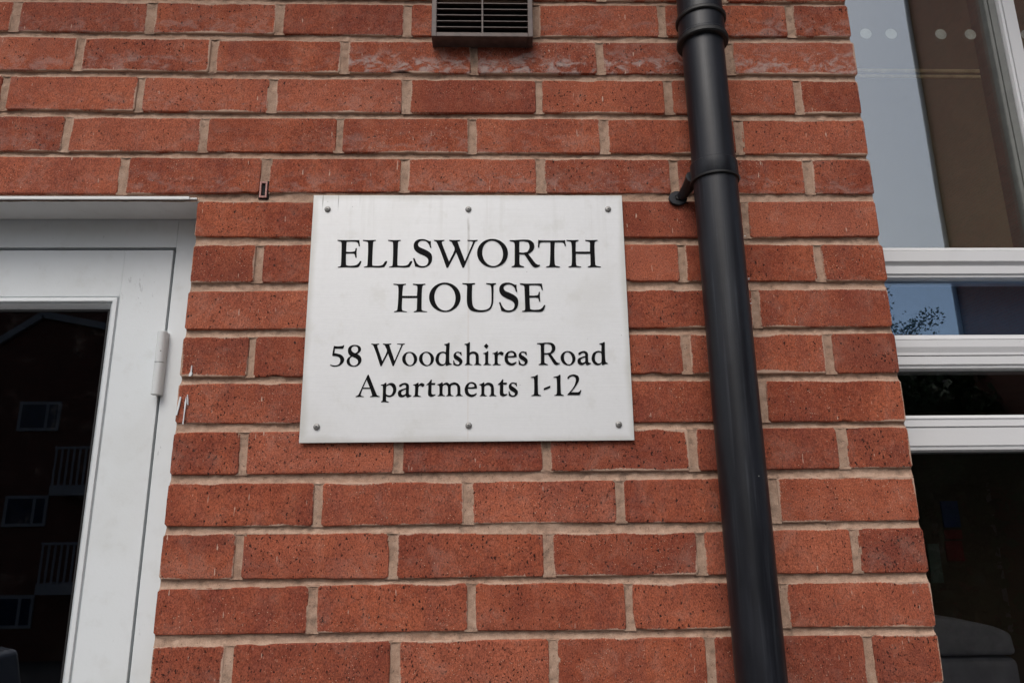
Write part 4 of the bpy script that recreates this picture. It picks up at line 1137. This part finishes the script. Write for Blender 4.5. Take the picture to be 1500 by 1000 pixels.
MB().box(-.33, -.255, .02, .70, .10, .66).build('arm', M['fabric'], chair, bevel=.02, seg=3)
MB().box(.23, .305, .02, .70, .10, .66).build('arm', M['fabric'], chair, bevel=.02, seg=3)
for x, y in ((-.3, .06), (.27, .06), (-.3, .66), (.27, .66)):
    MB().box(x - .02, x + .02, y - .02, y + .02, 0.004, .10).build('leg', M['timber'], chair)
tag(MB().box(.02, 1.7, .135, .14, 1.865, 2.01).build('blind', plain('navy_blind_cloth', (.012, .030, .045), .8)),
    'dark navy blind drawn behind the narrow pane between the two upper transoms', 'blind')
notice = tag(empty('notice_board', (.95, 1.25, 1.5)), 'dark free standing notice panel dimly visible through the lower right window', 'notice board')
MB().box(-.28, .40, .0, .03, -1.49, .42).build('panel', M['innerdark'], notice, bevel=.004)
for (nm, x0, x1, z0, z1, mt, lb) in (('poster', .802, .857, 1.548, 1.630, 'post_blue', 'blue paper notice pinned at the top of the dark panel'),
                                     ('poster', .800, .856, 1.512, 1.540, 'post_red', 'narrow dark red notice under the blue one'),
                                     ('poster', .797, .852, 1.445, 1.506, 'post_red', 'square red notice lowest in its column'),
                                     ('poster', .737, .775, 1.38, 1.498, 'post_pale', 'pale green leaflet left of the red notices')):
    tag(MB().box(x0, x1, 1.244, 1.2485, z0, z1).build(nm, M[mt]), lb, 'poster')

# ------------------------------------------------------------------ unseen overhang added to shade the top of the wall
shade_eaves = tag(empty('shade_eaves', (-.2, 0, 3.3)), 'added out-of-view white overhang that shades the top of the brick wall', 'shade_eaves')
MB().box(-2.6, 2.7, -.50, .30, .003, .035).build('soffit_board', M['trim'], shade_eaves)
MB().box(-2.6, 2.7, -.525, -.502, -.015, .19).build('fascia', M['trim'], shade_eaves)
MB().prism_x([(-.56, .192), (-.56, .205), (.30, .62), (.30, .60)], -2.6, 2.7).build('roof_covering', M['roof'], shade_eaves)

# ------------------------------------------------------------------ street and ground
gv_, gf_ = [], []
ys = [.16, -.9, -1.6, -3.5, -6, -9, -14, -20, -30, -60, -120, -240]
zs = [-.001, -.001, -.03, -.25, -.62, -.95, -1.45, -2.0, -2.2, -2.6, -3, -3]
def ground(y):
    for (a, za), (b, zb) in zip(zip(ys, zs), list(zip(ys, zs))[1:]):
        if b <= y <= a: return za + (zb - za) * (a - y) / (a - b)
    return zs[-1]
for k, (y, z) in enumerate(zip(ys, zs)):
    gv_ += [(-200, y, z), (200, y, z)]
    if k: gf_.append((2 * k - 2, 2 * k, 2 * k + 1, 2 * k - 1))
me = bpy.data.meshes.new('ground'); me.from_pydata(gv_, [], gf_)
tag(link_mesh('ground', me, M['asphalt']), kind='structure')
structure(MB().box(-6, 6, -.85, .0, -.10, .008), 'pavement', M['paving'])

# ------------------------------------------------------------------ buildings across the street
FD = -20.0
flats = tag(empty('apartment_block', (-16, FD, ground(FD))), 'dark brown brick apartment block with white balconies mirrored in the door glass', 'building')
g0 = ground(FD)
def fb(mb, x0, x1, y0, y1, z0, z1): return mb.box(x0 + 16, x1 + 16, y0 - FD, y1 - FD, z0 - g0, z1 - g0)
fb(MB(), -30, -11.2, FD - 9, FD, g0, 11.5).build('wall', M['farbrick'], flats)
fb(MB(), -30.4, -10.8, FD - 9.4, FD + .4, 11.5, 11.9).build('roof', M['roof'], flats)
for (xc) in (-13.9, -20.4, -26.9):
    for zc in ((-.72, 1.97, 4.67) if xc > -14 else (-.72, 1.97, 4.67, 7.37, 10.0)):
        w_, h_ = .60, .43
        f = fb(MB(), xc - w_, xc + w_, FD, FD + .05, zc - h_, zc + h_).build('window', M['trim'], flats)
        fb(MB(), xc - w_ + .09, xc + w_ - .42, FD + .05, FD + .056, zc - h_ + .09, zc + h_ - .09).build('pane', M['farglass'], f)
        fb(MB(), xc + w_ - .33, xc + w_ - .08, FD + .05, FD + .056, zc - h_ + .09, zc + h_ - .09).build('pane', M['farglass'], f)
for xc in (-12.3, -18.8):
    for zc in (.05, 2.65):
        bal = MB()
        fb(bal, xc - .62, xc + .62, FD, FD + .7, zc - .28, zc)
        fb(bal, xc - .62, xc + .62, FD + .64, FD + .7, zc + 1.0, zc + 1.07)
        for k in range(8):
            x = xc - .60 + k * .165
            fb(bal, x, x + .05, FD + .65, FD + .69, zc, zc + 1.0)
        bal.build('balcony', M['trim'], flats)
g_ = MB()   # white bargeboards of the gable
g_.prism_x([(0, 0)] * 3, 0, 0) if False else None
def bar(mb, a, b, w):
    d = (Vector(b) - Vector(a)).normalized(); nrm = Vector((-d.z, 0, d.x)) * w
    A, B = Vector(a), Vector(b); k = len(mb.v)
    for y in (0, .12):
        mb.v += [tuple(p + Vector((0, y, 0))) for p in (A - nrm, B - nrm, B + nrm, A + nrm)]
    mb.f += [(k, k + 1, k + 2, k + 3), (k + 7, k + 6, k + 5, k + 4)] + [(k + i, k + 4 + i, k + 4 + (i + 1) % 4, k + (i + 1) % 4) for i in range(4)]
    mb.s += [False] * 6
bar(g_, (-15.4 + 16, 0.01, 6.9 - g0), (-14.2 + 16, 0.01, 7.75 - g0), .10)
bar(g_, (-14.2 + 16, 0.01, 7.75 - g0), (-12.2 + 16, 0.01, 7.35 - g0), .10)
g_.build('bargeboard', M['trim'], flats)

wing = tag(empty('brick_tower', (11.5, -10, ground(-10))), 'tall brown brick block whose straight corner is mirrored in the right hand window', 'building')
gw = ground(-10)
# corner on the mirrored edge
MB().box(11.22 - 11.5, 26 - 11.5, -6, 0, 0, 17 - gw).build('wall', M['farbrick'], wing)
MB().box(11.2 - 11.5, 26.2 - 11.5, -6.2, .1, 17 - gw, 17.3 - gw).build('roof', M['roof'], wing)
dp = MB().tube([(11.17 - 11.5, -5.9, 0), (11.17 - 11.5, -5.9, 16.8 - gw)], .055, 10).build('downpipe', M['trim'], wing)
for xw in (13, 16.5, 20):
    for zw in (1.2, 3.9, 6.6, 9.3, 12.0, 14.6):
        f = MB().box(xw - 11.5, xw + 1.2 - 11.5, 0, .05, zw - gw, zw + 1.1 - gw).build('window', M['trim'], wing)
        MB().box(xw + .1 - 11.5, xw + 1.1 - 11.5, .05, .056, zw + .1 - gw, zw + 1.0 - gw).build('pane', M['farglass'], f)


def tree(loc, h, rad, seed, label):
    r = random.Random(seed)
    t = tag(empty('tree', loc), label, 'tree', 'street trees mirrored in the window')
    tr = MB().tube([(0, 0, 0), (.05, .02, h * .3), (.0, .05, h * .6), (.05, 0, h * .85)], [.16, .12, .07, .02], 8)
    lv, lfc = [], []
    for k in range(26):
        a = r.uniform(0, 6.28); z0 = h * r.uniform(.28, .8); L = rad * r.uniform(.5, 1.0) * (1.15 - z0 / h * .6)
        e = Vector((math.cos(a) * L, math.sin(a) * L, z0 + L * r.uniform(.3, .8)))
        e.z = min(e.z, h)
        tr.tube([(0, 0, z0), tuple(e * .5 + Vector((0, 0, z0 * .5))), tuple(e)], [.045, .025, .008], 5, False)
        for _ in range(480):
            t_ = r.uniform(.35, 1.1)
            p = Vector((0, 0, z0)).lerp(e, t_) + Vector((r.gauss(0, .17), r.gauss(0, .17), r.gauss(0, .13)))
            u = Vector((r.gauss(0, 1), r.gauss(0, 1), r.gauss(0, 1))).normalized() * r.uniform(.025, .05)
            w = u.cross(Vector((r.gauss(0, 1), r.gauss(0, 1), r.gauss(0, 1)))).normalized() * u.length * .6
            b = len(lv); lv += [tuple(p - u), tuple(p + w), tuple(p + u), tuple(p - w)]; lfc.append((b, b + 1, b + 2, b + 3))
    tr.build('trunk', M['bark'], t)
    me = bpy.data.meshes.new('crown'); me.from_pydata(lv, [], lfc)
    link_mesh('crown', me, M['leaf'], t)
    return t


gt = ground(-14)
tree((7.95, -14, gt), 6.80 - gt, 2.3, 3, 'leafy tree whose top shows in the narrow transom pane')
tree((5.6, -14.5, gt), 5.0 - gt, 2.2, 5, 'leafy tree left of the taller one mirrored in the window')
tree((11.6, -15.0, gt), 5.3 - gt, 2.0, 9, 'leafy tree right of the taller one mirrored in the window')
hv, hf = [], []
r = random.Random(4)
for k in range(22000):
    p = Vector((r.uniform(.5, 22), -16 + r.gauss(0, .5), 0)); zt = 5.0 + .35 * noise.noise(Vector((p.x * .7, 0, 3)))
    p.z = gt + r.uniform(0, 1) ** .8 * (zt - gt)
    u = Vector((r.gauss(0, 1), r.gauss(0, 1), r.gauss(0, 1))).normalized() * .16
    w = u.cross(Vector((r.gauss(0, 1), r.gauss(0, 1), r.gauss(0, 1)))).normalized() * .11
    b = len(hv); hv += [tuple(p - u), tuple(p + w), tuple(p + u), tuple(p - w)]; hf.append((b, b + 1, b + 2, b + 3))
me = bpy.data.meshes.new('hedge'); me.from_pydata(hv, [], hf)
hedge = tag(link_mesh('hedge', me, M['leaf']), 'tall dark evergreen hedge across the street mirrored in the lower window', 'hedge')


terr = tag(empty('sky_block_terrace', (12, -19, ground(-19))), 'long low brick terrace added behind the hedge to block sky from the mirrored view', 'building')  # added so no sky shows through the hedge in the lower pane
gq = ground(-19)
MB().box(-11.5, 22, -7, 0, 0, 4.6 - gq).build('wall', M['farbrick'], terr)
MB().prism_x([(.4, 4.5 - gq), (.4, 4.62 - gq), (-3.5, 6.5 - gq), (-7.4, 4.62 - gq), (-7.4, 4.5 - gq)], -11.8, 22.3).build('roof', M['roof'], terr)


def car(loc, rot, label, mat):
    c = tag(empty('parked_car', loc), label, 'car'); c.rotation_euler = (0, 0, rot)
    side = [(-2.1, .35), (-2.12, .75), (-1.95, .92), (-1.15, 1.02), (-.45, 1.44), (.75, 1.48), (1.55, 1.08), (2.0, 1.0), (2.1, .6), (2.08, .35)]
    b = MB(); n = len(side)
    for y, s in ((-.86, 1), (.86, 1)):
        b.v += [(x, y * (1 - max(0, z - .95) * .38), z) for x, z in side]
    for i in range(n):
        j = (i + 1) % n; b.f.append((i, j, n + j, n + i)); b.s.append(False)
    b.f.append(tuple(range(n))[::-1]); b.f.append(tuple(range(n, 2 * n))); b.s += [False, False]
    b.build('body', mat, c, bevel=.05, seg=3)
    for s in (-1, 1):
        MB().prism_x([(0, 0)] * 3, 0, 0)
        g = MB(); y = s * .775
        q = [(-.98, 1.04), (-.42, 1.37), (.70, 1.40), (1.32, 1.08)]
        g.v += [(x, s * (.868 - max(0, z - .95) * .33), z) for x, z in q] + [(x, s * (.80 - max(0, z - .95) * .33), z) for x, z in q]
        g.f += [(0, 1, 2, 3), (7, 6, 5, 4), (0, 4, 5, 1), (1, 5, 6, 2), (2, 6, 7, 3), (3, 7, 4, 0)]; g.s += [False] * 6
        g.build('side_window', M['farglass'], c)
        for x in (-1.3, 1.35):
            w = MB().lathe([(.20, -.1), (.31, -.1), (.33, -.07), (.33, .07), (.31, .1), (.20, .1)], 24, (0, 0, 0), 'x').build('wheel', M['tyre'], c, (x, s * .80, .33))
            w.rotation_euler = (0, 0, R_(90))
    return c


car((-7.75, -6.4, ground(-6.4) - .02), R_(6), 'silver hatchback parked across from the door', M['car'])
car((9.5, -8.0, ground(-8)), R_(4), 'silver hatchback parked by the tall brick block', M['car'])
